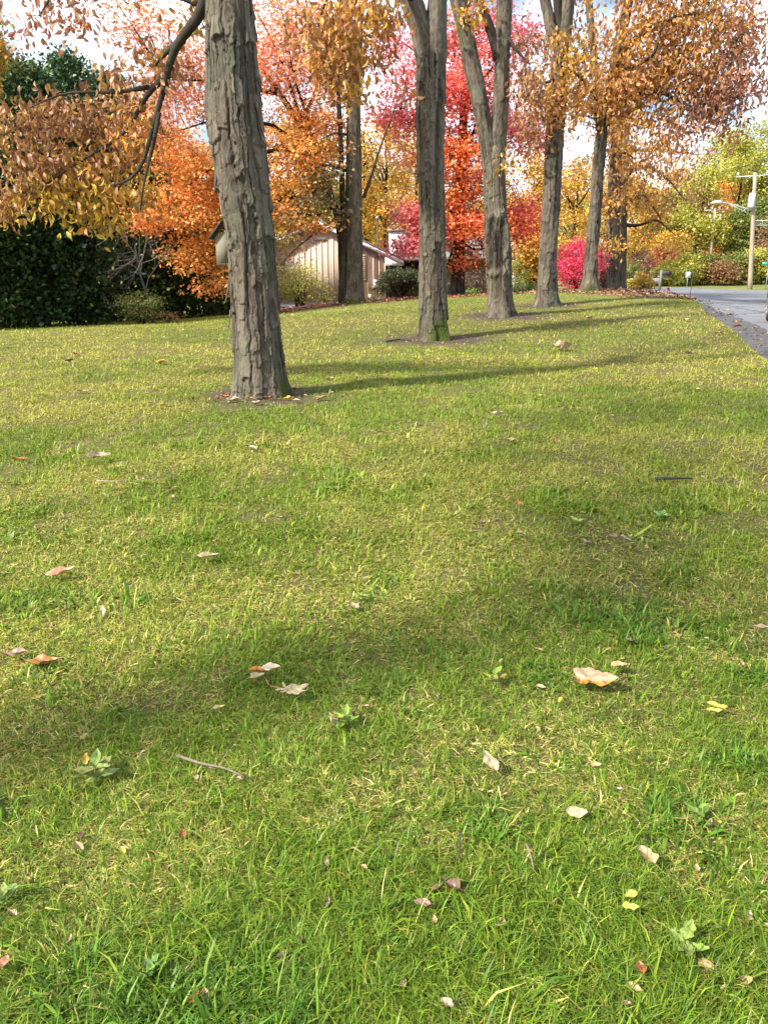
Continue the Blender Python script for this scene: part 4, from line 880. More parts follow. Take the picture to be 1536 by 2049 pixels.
# ------------------------------------------------------------------ woods
def bgtree(label, px, py, Y, top, w_px, pal, n=46, per=34, leaf=.16, bark='darkbark', group='autumn trees of the far woods', low=.25, name='broadleaf_tree', tw=.012, lean=0, spread=.5):
    base = ground_like(px, py, Y); m = mpp(base); ztop = at(px, top, Y)[2]; h = ztop - base[2]; w = w_px * m / 2
    e = empty(name, base, label, 'tree', group); tb, cb = MB(), MB(); att = []
    P = limb(tb, [base - [0, 0, .1], base + [lean * .5, 0, h * .45], base + [lean, 0, h * .92]], [.10 + h * .010, .07 + h * .006, .02], 8, int(px))
    att += list(P[len(P) // 4:])
    for k in range(8):
        s = P[int(len(P) * rng.uniform(.25, .8))]; a = rng.uniform(0, 6.28)
        att += list(limb(tb, [s, s + [math.cos(a) * w * .4, math.sin(a) * w * .4, h * .12], s + [math.cos(a) * w * .75, math.sin(a) * w * .75, h * .26]], [.05 + h * .003, .04, .015], 5, k))
    bl = []
    K = 8
    for k in range(K):
        f = (k + .5) / K; hz = low + (1 - low) * f
        wr = w * (.55 + .45 * math.sin(math.pi * min(1, .15 + f * .85)))
        a = rng.uniform(0, 6.28); off = .45 * wr
        bl.append((base + [lean * hz + math.cos(a) * off, math.sin(a) * off, h * hz * .97], (wr * .62, wr * .62, h * (1 - low) / K * .85), max(2, n // K)))
    clusters(cb, tb, np.array(att), bl, 'flat', pal, leaf, per, spread, T_DIA, tw, (.1, .4, 0), 4)
    tb.build('trunk', M[bark], e, True); cb.build('crown', M['leaf'], e)
W_ = 'autumn trees of the far woods'
# far left edge
bgtree('golden tree at the upper left picture edge above the evergreens', -8, 645, 31, -60, 130, [(3, (.66, .45, .08)), (3, (.55, .46, .09)), (2, (.66, .34, .08))], 330, 60, .17, low=.4, group=None)
bgtree('yellow-green tree low at the left picture edge behind the brown leaves', -30, 650, 24, 200, 150, YG, 50, 40, .1, low=.4, group=None)
# behind the house
for lb, px, py, Y, top, w, pal in [
    ('golden thin-leaved tree behind the house chimney', 772, 590, 58, 215, 120, GO), ('golden tree between the oak trunk and the house chimney', 730, 590, 62, 235, 110, GO),
    ('green tree behind the house roof, just left of the oak trunk', 650, 590, 56, 270, 110, GR), ('green and gold tree right behind the oak trunk', 735, 588, 70, 330, 90, GR),
    ('yellow tree behind the house gable, left part', 585, 590, 60, 230, 150, GO), ('orange tree above the house gable end', 540, 590, 66, 240, 140, OR), ('orange-yellow tree behind the second hickory', 830, 588, 68, 250, 120, GO),
    ('orange tree behind the orange maple, left of the nearest hickory', 400, 600, 60, 250, 170, OR), ('yellow tree behind the left conifers', 330, 600, 64, 240, 150, GO)]:
    bgtree(lb, px, py, Y, top, w, pal, 110, 56, .2)
for lb, px, py, Y, top, w, pal in [
    ('gold tree between the scarred and fourth hickories', 1055, 588, 50, 300, 110, GO), ('bushy low gold maple behind the low green shrubs', 1062, 592, 42, 470, 70, GO),
    ('yellow tree just right of the fourth hickory', 1140, 586, 56, 320, 120, GO), ('golden brown tree behind the fifth hickory', 1200, 584, 60, 330, 120, GO), ('dull gold tree behind the slim hickories', 1260, 580, 66, 350, 110, GO),
    ('yellow-green tree behind the scarred hickory', 985, 590, 64, 380, 110, YG), ('pale green tree behind the scarlet maple', 925, 590, 52, 520, 60, YG), ('green conifer-like tree past the slim hickories', 1310, 572, 84, 380, 90, GR)]:
    bgtree(lb, px, py, Y, top, w, pal, 110, 56, .19)
# the wooded slope across the road
slope = [('pale yellow-green tree left of the tilted utility pole', 1385, 566, 78, 330, 110, YG), ('tall yellow-green tree between the two utility poles', 1455, 566, 82, 250, 130, YG), ('tall yellow tree right of the lamp pole at the picture edge', 1525, 566, 80, 210, 140, YG), ('yellow-green tree just past the right picture edge', 1600, 570, 78, 190, 150, YG),
         ('orange tree behind the tilted utility pole', 1400, 562, 96, 390, 80, OR), ('orange tree right of the tilted utility pole', 1450, 562, 94, 350, 90, OR), ('green tree behind the red sumac', 1345, 566, 86, 400, 90, GR), ('dark yellow tree above the road bend', 1330, 568, 98, 340, 110, GO),
         ('green tree right behind the lamp pole', 1490, 566, 76, 400, 90, GR), ('green tree low behind the street name sign', 1540, 568, 76, 420, 90, YG), ('pale yellow tree top showing over the woods', 1480, 560, 105, 240, 140, YG), ('tall pale tree behind the russet crown', 1400, 560, 106, 270, 140, YG), ('gold tree beyond the mailbox', 1325, 566, 76, 470, 80, GO)]
for lb, px, py, Y, top, w, pal in slope:
    bgtree(lb, px, py, Y, top, w, pal, 190, 56, .26, low=.12, spread=.75)
# thicket along the far side of the road
SUM = [(3, (.5, .12, .08)), (2, (.55, .2, .1)), (1, (.4, .25, .08))]; TH = [(3, (.20, .24, .05)), (3, (.32, .32, .06)), (2, (.13, .16, .04)), (1, (.36, .22, .07))]
for lb, px, py, Y, w, h, pal in [('red sumac shrub arching above the mailbox', 1330, 566, 72, 90, 70, SUM), ('yellow vine-draped thicket behind the small white sign', 1358, 570, 66, 80, 60, YG), ('olive vine-draped thicket left of the tilted pole', 1400, 570, 68, 80, 62, TH),
                                 ('reddish brown shrub at the foot of the tilted pole', 1432, 571, 66, 64, 46, [(3, (.32, .17, .08)), (2, (.4, .18, .1)), (2, (.25, .25, .06))]), ('olive thicket left of the lamp pole', 1470, 572, 68, 80, 60, TH), ('yellow-green thicket behind the lamp pole', 1515, 573, 68, 80, 74, YG),
                                 ('dusty pink shrub right of the lamp pole', 1535, 572, 70, 70, 130, [(3, (.35, .16, .12)), (2, (.4, .22, .14)), (2, (.28, .26, .08))]), ('green thicket past the right picture edge', 1590, 576, 66, 110, 90, TH), ('low yellow thicket at the road bend', 1325, 572, 64, 60, 34, YG)]:
    bush('thicket_shrub', lb, px, py, Y, w, h, pal, .19, 150, 34, .34, T_DIA, 'flat', 'darkbark', 'leaf', 1.6, 6, 'roadside thicket across the road')
# two rows of plain forest closing the view
k = 0
for Y0, x0, x1, st, top in [(118, -75, 90, 9.5, 12), (145, -95, 130, 11, 16)]:
    x = x0
    while x < x1:
        px = CX + x / (Y0 * cosp) * F_PX
        if -150 < px < 1700:
            tp = float(np.interp(px, [0, 600, 1100, 1300, 1536], [330, 330, 400, 380, 300])) + rng.normal(0, 14)
            bgtree('hazy distant tree of the forest edge beyond everything else', px, 560, Y0 + rng.uniform(-5, 5), tp, 190 if Y0 < 130 else 170, [YG, GO, OR, YG, GR][k % 5], 90, 40, .5, group='distant forest trees', low=.1, spread=.9, name='distant_tree'); k += 1
        x += st
# off-frame neighbours to the left whose shade falls on the evergreens
for lb, x, y, h, w in [('tall spruce beyond the left picture edge, nearer than the evergreens', -23, 21.5, 15, 3.2), ('second tall spruce beyond the left picture edge', -26, 26, 16, 3.4)]:
    px = CX + x / (y * cosp) * F_PX
    b_ = np.array([x, y, Gs(x, y)])
    e = empty('spruce', b_, lb, 'tree'); tb, cb = MB(), MB(); tb.tube([b_ - [0, 0, .1], b_ + [0, 0, h * .95]], [.25, .04], 8, (.1, .3, 0))
    n = 260; hh = rng.uniform(.04, 1, n); a = rng.uniform(0, 6.28, n); rr = w * (1 - hh) ** .8 * rng.uniform(.4, 1, n)
    for q in range(n):
        kk = 40; c_ = b_ + [math.cos(a[q]) * rr[q], math.sin(a[q]) * rr[q], hh[q] * h]
        put_leaves(cb, c_ + rng.normal(0, .35, (kk, 3)), np.array([math.cos(a[q]), math.sin(a[q]), -.2]) + rng.normal(0, .4, (kk, 3)), rng.normal(0, 1, (kk, 3)), rng.uniform(.2, .4, kk), palette(kk, EV), T_DIA)
    tb.build('trunk', M['darkbark'], e, True); cb.build('foliage', M['needle'], e)

# ------------------------------------------------------------------ road furniture
polewood = simple('weathered_pole_wood', (.36, .29, .22), .85, .25, 6, 0, .3, (1, 1, .15)); alu = simple('dull_aluminium', (.62, .63, .64), .4, .1, 5, .3); porc = simple('grey_porcelain', (.55, .56, .57), .3, .1); wire = simple('black_cable', (.035, .035, .04), .6, .1)
signw = simple('white_sign_face', (.72, .76, .76), .4, .06); signg = simple('green_sign_face', (.02, .30, .20), .35, .08); galv = simple('galvanised_post', (.36, .42, .40), .5, .15, 6, .3)
def pole(name, label, bpx, tpx, Y, rad, build):
    base = at(*bpx, Y); base[2] = min(base[2], Gs(base[0], base[1]) + .0); top = at(*tpx, Y)
    e = empty(name, base, label, 'pole'); mb = MB(); P = np.linspace(base - [0, 0, .3], top, 8); mb.tube(P, np.linspace(rad, rad * .7, 8), 12); mb.build('post', polewood, e, True)
    build(e, base, top); return e
def lamp_pole(e, b, t):
    Y = 58; mb = MB(); ar = [at(1505, 421, Y), at(1480, 414, Y - .3), at(1455, 406, Y - .6), at(1440, 405, Y - .8)]; mb.tube(smooth_path(ar, [.05] * 4, .3)[0], .045, 8)
    mb.tube([at(1505, 432, Y), at(1456, 407, Y - .6)], .03, 8); mb.tube([at(1489, 417, Y - .2), at(1489, 424, Y - .2)], .02, 6); arm = mb.build('lamp_arm', alu, e, True)
    h = at(1433, 406, Y - .9); mb = MB(); mb.tube([h + [.42, 0, .02], h + [.2, 0, .06], h + [-.15, 0, .05], h + [-.42, 0, -.02]], [.04, .11, .11, .03], 12); mb.build('lamp_head', simple('pale_lamp_housing', (.7, .7, .68), .4, .05), arm, True)
    mb = MB(); c = at(1509, 352, Y); d = np.array([2.0, -.9, .05]); mb.tube([c - d * .55, c + d], .05, 6); ca = mb.build('crossarm', galv, e)
    for f in (-.5, .35, .9):
        q = c + d * f; mb = MB(); mb.lathe(q + [0, 0, .03], [(.03, 0), (.03, .08), (.07, .1), (.07, .15), (.04, .18), (.055, .22), (.02, .28)], 10); mb.build('insulator', porc, ca, True)
    tr = at(1503, 400, Y - .3); mb = MB(); mb.lathe(tr - [0, 0, .5], [(.0, 0), (.2, .01), (.22, .05), (.22, .85), (.2, .92), (.03, .96), (.03, 1.1), (0, 1.12)], 14); mb.build('transformer', simple('pale_grey_can', (.66, .68, .7), .4, .05), e, True)
    mb = MB(); c = at(1507, 442, Y); d = np.array([1.8, -.7, .02]); mb.tube([c, c + d], .03, 6); mb.tube([c - [0, 0, .3], c + d * .9 - [0, 0, .3]], .02, 6)
    for f in (.3, .55, .8): mb.tube([c + d * f, c + d * f - [0, 0, .32]], .025, 6)
    mb.build('cable_bracket', galv, e)
pole('lamp_pole', 'tall wooden utility pole with a lamp arm at the right edge', (1500, 578), (1510, 345), 58, .17, lamp_pole)
def utility(e, b, t):
    Y = 76; mb = MB(); c = at(1430, 421, Y); mb.tube([c - [1.0, 0, 0], c + [1.2, .2, .05]], .05, 6); ca = mb.build('crossarm', galv, e)
    for dx in (-.95, -.3, .4, 1.1): mb = MB(); mb.lathe(c + [dx, 0, .04], [(.03, 0), (.03, .06), (.07, .09), (.06, .16), (.04, .2), (.05, .24), (0, .28)], 8); mb.build('insulator', porc, ca, True)
    mb = MB(); c = at(1429, 436, Y - .2); mb.tube([c + [-.5, 0, 0], c + [-.25, 0, -.18], c + [.25, 0, -.18], c + [.55, 0, .02]], .045, 6); b_ = mb.build('bracket', alu, e)
    for dx in (-.45, 0, .5): mb = MB(); mb.lathe(c + [dx, 0, -.1], [(.05, 0), (.09, .05), (.06, .2), (.1, .3), (.04, .42), (0, .44)], 8); mb.build('fuse_cutout', porc, b_, True)
    mb = MB(); q = at(1413, 538, Y - .3); mb.box(q, (.42, .25, .5)); mb.build('meter_cabinet', signw, e)
pole('utility_pole', 'slightly tilted wooden utility pole with crossarm before the orange trees', (1415, 568), (1430, 417), 76, .16, utility)
def small_lamp(e, b, t):
    Y = 88; mb = MB(); mb.tube([at(1315, 500, Y), at(1305, 495, Y), at(1290, 493, Y)], .06, 8); a = mb.build('lamp_arm', alu, e, True)
    h = at(1286, 494, Y); mb = MB(); mb.tube([h + [.4, 0, .03], h + [0, 0, .08], h + [-.4, 0, -.02]], [.05, .14, .04], 10); mb.build('lamp_head', signw, a, True)
pole('lamp_pole', 'distant yellowish wooden pole with a lamp arm, seen above the mailbox', (1312, 564), (1315, 478), 88, .15, small_lamp)
def cable(lb, a, b, sag, r=.022):
    t = np.linspace(0, 1, 24)[:, None]; P = a * (1 - t) + b * t; P[:, 2] -= sag * 4 * (t * (1 - t))[:, 0]
    mb = MB(); mb.tube(P, r, 5, cap=False); o = mb.build('overhead_wire', wire, None); tag(o, lb, 'wire', 'overhead wires along the road')
cable('upper overhead wire slanting up right across the far trees', at(1180, 410, 64), at(1700, 250, 50), .6, .02)
cable('overhead wire from the tilted utility pole up to the lamp pole top', at(1430, 419, 76), at(1511, 343, 58), .5)
cable('overhead wire leaving the lamp pole top to the right', at(1511, 344, 58), at(1680, 240, 40), .4)
cable('overhead wire from the lamp pole crossarm past the picture edge', at(1530, 351, 57.2), at(1700, 290, 40), .4)
cable('lower cable sagging from the lamp pole to the left, over the thicket', at(1507, 443, 58), at(1290, 520, 92), .8)
cable('lower cable from the lamp pole bracket off to the right', at(1508, 442, 58), at(1690, 430, 40), .3)
def mailbox():
    b = ground_like(1318, 585, 46); e = empty('mailbox', b, 'dark green mailbox on a grey wooden post at the end of the leaf bed', 'mailbox')
    m = mpp(b); h = 41 * m; wood = simple('grey_post_wood', (.19, .175, .15), .9, .2, 8, 0, .3, (1, 1, .2))
    mb = MB(); mb.box(b + [0, 0, h * .5 - .05], (.11, .11, h + .1)); mb.box(b + [.12, 0, h * .69], (.62, .09, .09)); mb.build('post', wood, e)
    c = b + np.array([.30, 0, h * .73 + .12]); hw, n = .1, 9; a = np.linspace(0, np.pi, n)
    prof = [(-hw, -.09)] + [(-math.cos(t) * hw, .04 + math.sin(t) * hw) for t in a] + [(hw, -.09)]
    v = np.array([[sx * .26, y, z] for sx in (-1, 1) for y, z in prof]) + c; k = len(prof); i = np.arange(k); j = (i + 1) % k
    mb = MB(); mb.add(v, [[list(range(k))[::-1]], [list(range(k, 2 * k))], np.stack([i, j, j + k, i + k], -1)]); bx = mb.build('box', simple('dark_green_enamel', (.02, .035, .035), .65, .1), e)
    mb = MB(); mb.box(c + [.05, -.115, .05], (.03, .02, .16)); mb.build('flag', simple('faded_red_flag', (.4, .05, .04), .5, .1), bx)
mailbox()
def sign(name, label, bpx, tpx, Y, w, h, face, cat='sign'):
    b = ground_like(*bpx, Y); t = at(*tpx, Y); e = empty(name, b, label, cat)
    mb = MB(); mb.tube([b - [0, 0, .1], (b[0], b[1], t[2] + h * .4)], .03, 8); mb.build('post', galv, e, True)
    mb = MB(); mb.box((b[0], b[1] - .045, t[2]), (w, .012, h)); mb.build('panel', face, e); return e
sign('road_sign', 'small white sign on a thin post across the road', (1373, 572), (1375, 550), 60, .36, .42, signw)
sg = sign('street_name_sign', 'green street name sign on a pale post at the right edge', (1530, 580), (1535, 527.5), 57, 1.0, .22, signg)
mb = MB(); p = at(1536, 522, 57); mb.box((p[0] - .1, p[1] - .1, p[2]), (.9, .012, .2), R(70)); mb.build('cross_panel', signg, sg)
def rod():
    b = ground_like(1379, 599, 26.8); mb = MB(); t = at(1379, 545, 26.8); mb.tube([b - [0, 0, .1], (b[0], b[1], t[2])], .009, 6)
    tag(mb.build('marker_rod', simple('dark_rod', (.06, .07, .07), .5, .1), None), 'thin dark driveway marker rod at the lawn corner by the road', 'marker')
rod()
def birdbath():
    b = ground_like(1270, 582, 41); m = mpp(b); z = 20 * m; e = empty('birdbath', b, 'pinkish birdbath bowl on a red-brown stem past the slim hickories', 'birdbath')
    mb = MB(); mb.lathe(b - [0, 0, .05], [(.16, 0), (.14, .08), (.06, .16), (.055, z - .1), (.1, z)], 12); mb.build('pedestal', simple('terracotta', (.28, .12, .08), .8, .2), e, True)
    mb = MB(); mb.lathe(b + [0, 0, z - .06], [(.08, 0), (.22, .05), (.29, .11), (.29, .14), (.25, .13), (.15, .08), (0, .06)], 18); mb.build('bowl', simple('pale_pink_stone', (.68, .52, .5), .6, .1), e, True)
birdbath()
def flower():
    b = ground_like(1334, 591, 32); e = empty('garden_flower', b, 'small magenta flower at the edge of the leaf bed under the mailbox', 'flower')
    mb = MB(); mb.tube([b, b + [.02, 0, .22]], .006, 5); mb.build('stem', simple('green_stem', (.1, .2, .05), .6, .1), e)
    mb = MB(); n = 14; put_leaves(mb, np.tile(b + [.02, 0, .22], (n, 1)), np.array([0, 0, .6]) + rng.normal(0, .7, (n, 3)), rng.normal(0, 1, (n, 3)), np.full(n, .1), palette(n, [(1, (.6, .03, .15))]), T_DIA); mb.build('petals', M['leaf'], e)
flower()
def stub_sign():
    b = ground_like(1308, 578, 60); e = empty('yard_sign', b, 'low white yard sign on the grass at the road bend', 'sign')
    mb = MB()
    for dx in (-.28, .28): mb.tube([b + [dx, 0, -.1], b + [dx, 0, .35]], .015, 6)
    mb.build('leg', galv, e); mb = MB(); mb.box(b + [0, -.03, .42], (.75, .02, .4)); mb.build('panel', signw, e)
stub_sign()

# ------------------------------------------------------------------ parked car, mostly outside the frame
def car():
    w0 = at(1531.5, 637, 18.6); w0[2] = G0(np.array([w0[0]]), np.array([w0[1]]))[0] - .02
    yaw = -R(20.0)                       # heading (local +Y) turned toward +X
    e = empty('parked_car', w0, 'black car on the road at the right edge, only a front wheel in view', 'car'); e.rotation_euler = (0, 0, yaw)
    paint, n, l, b = mat('black_car_paint'); b.inputs['Base Color'].default_value = (.012, .013, .016, 1); b.inputs['Roughness'].default_value = .18; b.inputs['Coat Weight'].default_value = .6
    tyre = simple('tyre_rubber', (.02, .02, .021), .85, .2); rim = simple('alloy_rim', (.5, .51, .52), .3, .1, 5, .8)
    gl = simple('car_glass', (.02, .024, .03), .05, .05); ca, sa = math.cos(yaw), math.sin(yaw)
    def ob(mb, nm, mt, par, sm=False):
        o = mb.build(nm, mt, None, sm); o.parent = par; return o
    # local frame: x to the right, y forward, origin under the front left wheel's outer face
    prof = [(-3.45, .35), (.62, .3), (.78, .45), (.8, .72), (.62, .9), (-.35, 1.02), (-1.0, 1.42), (-1.6, 1.52), (-2.6, 1.48), (-3.3, 1.05), (-3.62, .98), (-3.66, .5)]
    Wd = 1.82; xs = [(0.03, .93), (.0, 1.0), (.0, 1.0), (.12, .985)]
    mb = MB(); n_ = len(prof); v = []
    for x, ins in [(.16, .97), (.03, 1), (Wd - .03, 1), (Wd - .16, .97)]:
        for y, z in prof:
            t = np.clip((z - 1.0) / .5, 0, 1); xx = x + (.20 * t if x < Wd / 2 else -.20 * t)
            v.append((xx, (y + 1.4) * ins - 1.4, z * (1 if ins == 1 else (.98 if z > .6 else 1.04))))
    i = np.arange(n_); j = (i + 1) % n_; fs = [[list(range(n_))], [list(range(4 * n_ - 1, 3 * n_ - 1, -1))]]
    for k in range(3): fs.append(np.stack([i + k * n_, i + (k + 1) * n_, j + (k + 1) * n_, j + k * n_], -1))
    mb.add(v, fs); ob(mb, 'body', paint, e)
    for x, sx in ((0, -1), (Wd, 1)):
        for y in (0, -2.7):
            mb = MB(); a = np.linspace(0, 2 * np.pi, 33); 
            mb.tube([(x - sx * .21, y, .34), (x - sx * .19, y, .34), (x - sx * .03, y, .34), (x, y, .34)], [.28, .34, .34, .30], 28); wv = ob(mb, 'wheel', tyre, e, True)
            mb = MB(); mb.tube([(x + sx * .001, y, .34), (x + sx * .012, y, .34)], [.07, .055], 14)
            for q in range(10):
                t = q * 2 * np.pi / 10; mb.tube([(x + sx * .006, y + math.cos(t) * .05, .34 + math.sin(t) * .05), (x + sx * .004, y + math.cos(t) * .22, .34 + math.sin(t) * .22)], .017, 6)
            mb.tube([(x + sx * .004, y + math.cos(t) * .235, .34 + math.sin(t) * .235) for t in a], .02, 6, cap=False); ob(mb, 'rim', rim, wv, True)
            mb = MB(); mb.tube([(x + sx * -.045, y + math.cos(t) * .385, .34 + math.sin(t) * .385) for t in np.linspace(-.3, math.pi + .3, 24)], .05, 8); ob(mb, 'wheel_arch', simple('black_trim', (.012, .012, .012), .6, .1), e, True)
    for x, sx in ((.1, -1), (Wd - .1, 1)):
        mb = MB(); mb.add([(x + sx * -.02, -.95, 1.04), (x + sx * -.02, -3.2, 1.06), (x - sx * .11, -2.6, 1.42), (x - sx * .11, -1.25, 1.42)], [[[0, 1, 2, 3]]]); v0 = np.array(mb.v[0]); mb.add(v0 + [sx * .03, 0, 0], [[[3, 2, 1, 0]]]); ob(mb, 'side_window', gl, e)
        mb = MB(); mb.box((x + sx * .18, -.85, 1.08), (.2, .12, .15)); ob(mb, 'mirror', paint, e)
        mb = MB(); mb.box((Wd / 2 + sx * .68, .76, .68), (.34, .1, .12)); ob(mb, 'headlight', simple('headlight_glass', (.6, .62, .65), .1, .05), e)
    mb = MB(); mb.add([(.28, -.42, 1.045), (Wd - .28, -.42, 1.045), (Wd - .36, -.98, 1.44), (.36, -.98, 1.44)], [[[0, 1, 2, 3]]]); mb.add(np.array(mb.v[0]) - [0, .02, .03], [[[3, 2, 1, 0]]]); ob(mb, 'windscreen', gl, e)
car()

# ------------------------------------------------------------------ fallen leaves, twigs, weeds
def leaf_shell(L, Wd, curl=.25, fold=.3, top=(.6, .45, .28), under=(.7, .55, .38), stalk=.25, nx=8, ny=16, lobes=0, seed=0, bite=0, twist=0., rim=None, crumple=.05):
    """one dry leaf along +Y, both faces, with a midrib and a stalk; origin at its middle on the ground"""
    rr = np.random.default_rng(abs(int(seed))); ph = rr.uniform(0, 6, 4)
    t = np.linspace(0, 1, ny + 1)[:, None]; s = np.linspace(-1, 1, nx + 1)[None]
    w = np.sin(np.pi * np.clip(t, 0, 1) ** .85) ** .8 * (1 - .15 * t)
    if lobes: w = w * (.62 + .38 * np.abs(np.cos(t * np.pi * lobes)))
    edge = 1 + (.05 * np.sin(t * 37 + ph[0]) + .09 * np.sin(t * 13 + ph[2] + s)) * (np.abs(s) > .8)
    x = s * w * Wd / 2 * edge + twist * L * (t - .5) ** 2 + 0 * t
    y = (t - .5) * L + 0 * s
    z = fold * Wd * np.abs(s) * w * .5 + curl * L * ((t - .45) ** 2) * 1.6 + crumple * L * np.sin(t * 7 + s * 2.2 + ph[1]) * w + crumple * .5 * L * np.sin(t * 15 - s * 4.2 + ph[3]) * w + .012 * L * np.cos(s * 3.2 + t * 30) * w
    cross = curl * Wd * (s ** 2) * w * np.sin(t * 3 + ph[2]); z = z + np.abs(cross) * .8
    v = np.stack([x, y, z], -1).reshape(-1, 3); v[:, 2] -= v[:, 2].min()
    k = nx + 1; i = (np.arange(ny)[:, None] * k + np.arange(nx)[None]); keep = np.ones((ny, nx), bool)
    if bite:
        for _ in range(bite): a_, b_ = rr.integers(ny // 3, ny - 2), rr.integers(0, 2) * (nx - 2); keep[a_:a_ + 3, b_:b_ + 2] = False
    i = i[keep]; q = np.stack([i, i + 1, i + k + 1, i + k], -1)
    rib = np.exp(-(s / .12) ** 2) + .5 * np.clip(np.sin((t * 9 - np.abs(s) * 1.5) * 2 * np.pi), .75, 1) * 0 + 0 * t
    sp = (rr.random(rib.shape) > .93) * .35
    f1 = (1 - .28 * rib - sp)[..., None]; f2 = (1 + .12 * rib - sp)[..., None]
    c1 = np.array(top) * f1
    if rim is not None: c1 = np.where(((s + .12 * np.sin(t * 23)) > .62)[..., None], np.array(rim) * (1 - .8 * (rr.random(rib.shape) > .8))[..., None], c1)
    mb = MB(); mb.add(v + [0, 0, .0012], [q], c1.reshape(-1, 3)); mb.add(v, [q[:, ::-1]], (np.array(under) * f2).reshape(-1, 3))
    b0 = v[nx // 2]; mb.tube([b0 + [0, .01 * L, 0], b0 + [.02 * L, -stalk * L * .5, .02 * L], b0 + [.05 * L, -stalk * L, -.01 * L]], L * .014, 5, np.array(under) * .55)
    return mb
PALE = ((.44, .335, .20), (.48, .38, .25)); CREAM = ((.50, .41, .23), (.52, .44, .27)); TAN = ((.46, .33, .16), (.52, .39, .22)); ORG = ((.52, .20, .03), (.60, .34, .12)); RUST = ((.34, .10, .03), (.40, .2, .1)); BRN = ((.16, .085, .05), (.25, .15, .1)); YEL = ((.62, .62, .10), (.62, .60, .16)); PINK = ((.33, .20, .15), (.38, .26, .19)); GOLD = ((.60, .36, .04), (.6, .42, .12))
def place(o_or_mb, px, py, name, label, rz, lift=.02, tilt=(0, 0), cat='leaf', group='fallen leaves on the lawn', mt='dry'):
    p = ground_hit(px, py); o = o_or_mb.build(name, M[mt], None, True)
    o.location = (p[0], p[1], p[2] + lift); o.rotation_euler = (tilt[0], tilt[1], rz); return tag(o, label, cat, group)
def fl(px, py, wpx, label, cols, rz, asp=.42, curl=.3, fold=.3, lift=.03, tilt=(0, 0), **kw):
    p = ground_hit(px, py); L = wpx * np.linalg.norm(p - [0, 0, CAMH]) / F_PX
    return place(leaf_shell(L, L * asp, curl, fold, cols[0], cols[1], seed=int(px + py), **kw), px, py, 'fallen_leaf', label, rz, lift, tilt)
H = R(90)
fl(1187, 1384, 84, 'large curled tan leaf with an orange underside, right side of the near lawn', ((.52, .36, .22), (.50, .25, .03)), -H - .45, .66, .2, -.42, .05, (0, R(10)), rim=(.55, .22, .015), crumple=.06)
fl(1234, 1357, 32, 'small flat tan leaf right behind the large curled orange-edged leaf', ((.62, .42, .2), (.6, .42, .2)), H + .1, .6, .1, .1, .05)
fl(662, 1468, 38, 'pale cream leaf standing on its tip, right below the two compound leaves', CREAM, .7, .55, .2, .3, .045, (R(20), R(30)))
fl(979, 1552, 52, 'pale tan oval leaf lying upright near a dark twig, centre of the near lawn', PALE, .35, .5, .12, .2, .045, (R(10), 0))
fl(1150, 1654, 38, 'pale cream triangular leaf scrap in the lower right grass', CREAM, -H - .15, .6, .15, -.2, .045, (0, R(25)))
fl(1290, 1746, 42, 'dull tan leaf folded in two, lowest on the right', TAN, .3, .85, .3, .3, .045, lobes=1)
fl(1238, 1098, 52, 'pale lobed curled leaf at mid right with dark ribs', PALE, H + .25, .5, .2, .5, .05, (R(15), 0), lobes=3)
fl(1430, 1438, 34, 'bright yellow-green fresh leaf, upper of a pair at the right', YEL, -H - .5, .5, .15, .2, .05)
fl(1424, 1447, 28, 'bright yellow-green fresh leaf, lower of a pair at the right', YEL, -H - .1, .45, .15, .2, .045)
fl(1255, 1860, 28, 'small bright lime leaf in the bottom right grass', YEL, -H - .1, .6, .2, .2, .05)
fl(1256, 1830, 26, 'small bright lime leaf just above another lime leaf, bottom right', YEL, H + .4, .6, .2, .2, .05)
fl(843, 1843, 32, 'dull pinkish brown leaf in the bottom centre grass', PINK, H - .2, .6, .2, .2, .04)
fl(900, 1806, 40, 'dark brown crumpled leaf in the bottom centre grass', BRN, .9, .6, .5, .5, .035)
fl(90, 1342, 64, 'long rusty orange leaf, nearest the left edge', ((.40, .17, .04), (.45, .22, .08)), -H + .15, .36, .2, .3, .03)
fl(30, 1330, 44, 'brownish pink leaf at the left picture edge beside the long rusty leaf', PINK, H + .2, .4, .3, .3, .035)
fl(418, 1130, 42, 'narrow cream leaf curled like a boat, left of centre', CREAM, -H + .2, .30, .25, .4, .045, (0, R(20)))
fl(126, 1166, 54, 'narrow tan leaf curled up at one end, left side below the big pale leaf', ((.60, .36, .22), (.66, .46, .32)), -H + .35, .30, .35, .5, .04, (R(8), R(20)))
fl(208, 1242, 26, 'small pale pink leaf standing upright on the left lawn', PALE, .2, .45, .2, .3, .04, (R(35), 0))
fl(709, 1229, 28, 'small pale pointed leaf beside light green weed leaves, middle of the lawn', PALE, .5, .8, .2, .2, .035, lobes=2)
fl(200, 928, 44, 'big pale leaf with raised right tip on the left lawn', PALE, -H + .45, .42, .2, .45, .05, (0, R(25)))
fl(42, 928, 32, 'rust red leaf near the left edge of the lawn', RUST, -H - .1, .4, .25, .3, .03)
fl(756, 877, 32, 'pale curled leaf alone on the middle lawn, right of the nearest hickory', PALE, H - .25, .4, .3, .5, .05, (0, R(20)))
fl(992, 838, 30, 'white curled leaf with raised tips on the lawn at mid right', ((.62, .52, .4), (.6, .5, .38)), H, .35, .5, .5, .03)
fl(1022, 889, 22, 'round tan leaf below the white curled leaf', TAN, H - .2, .75, .2, .3, .03)
fl(506, 908, 22, 'grey tan crumpled leaf below the nearest hickory', ((.46, .38, .28), (.52, .44, .34)), .8, .8, .5, .4, .03)
fl(345, 988, 24, 'dark red leaf scrap on the lawn left of centre', RUST, -H + .2, .3, .3, .4, .03)
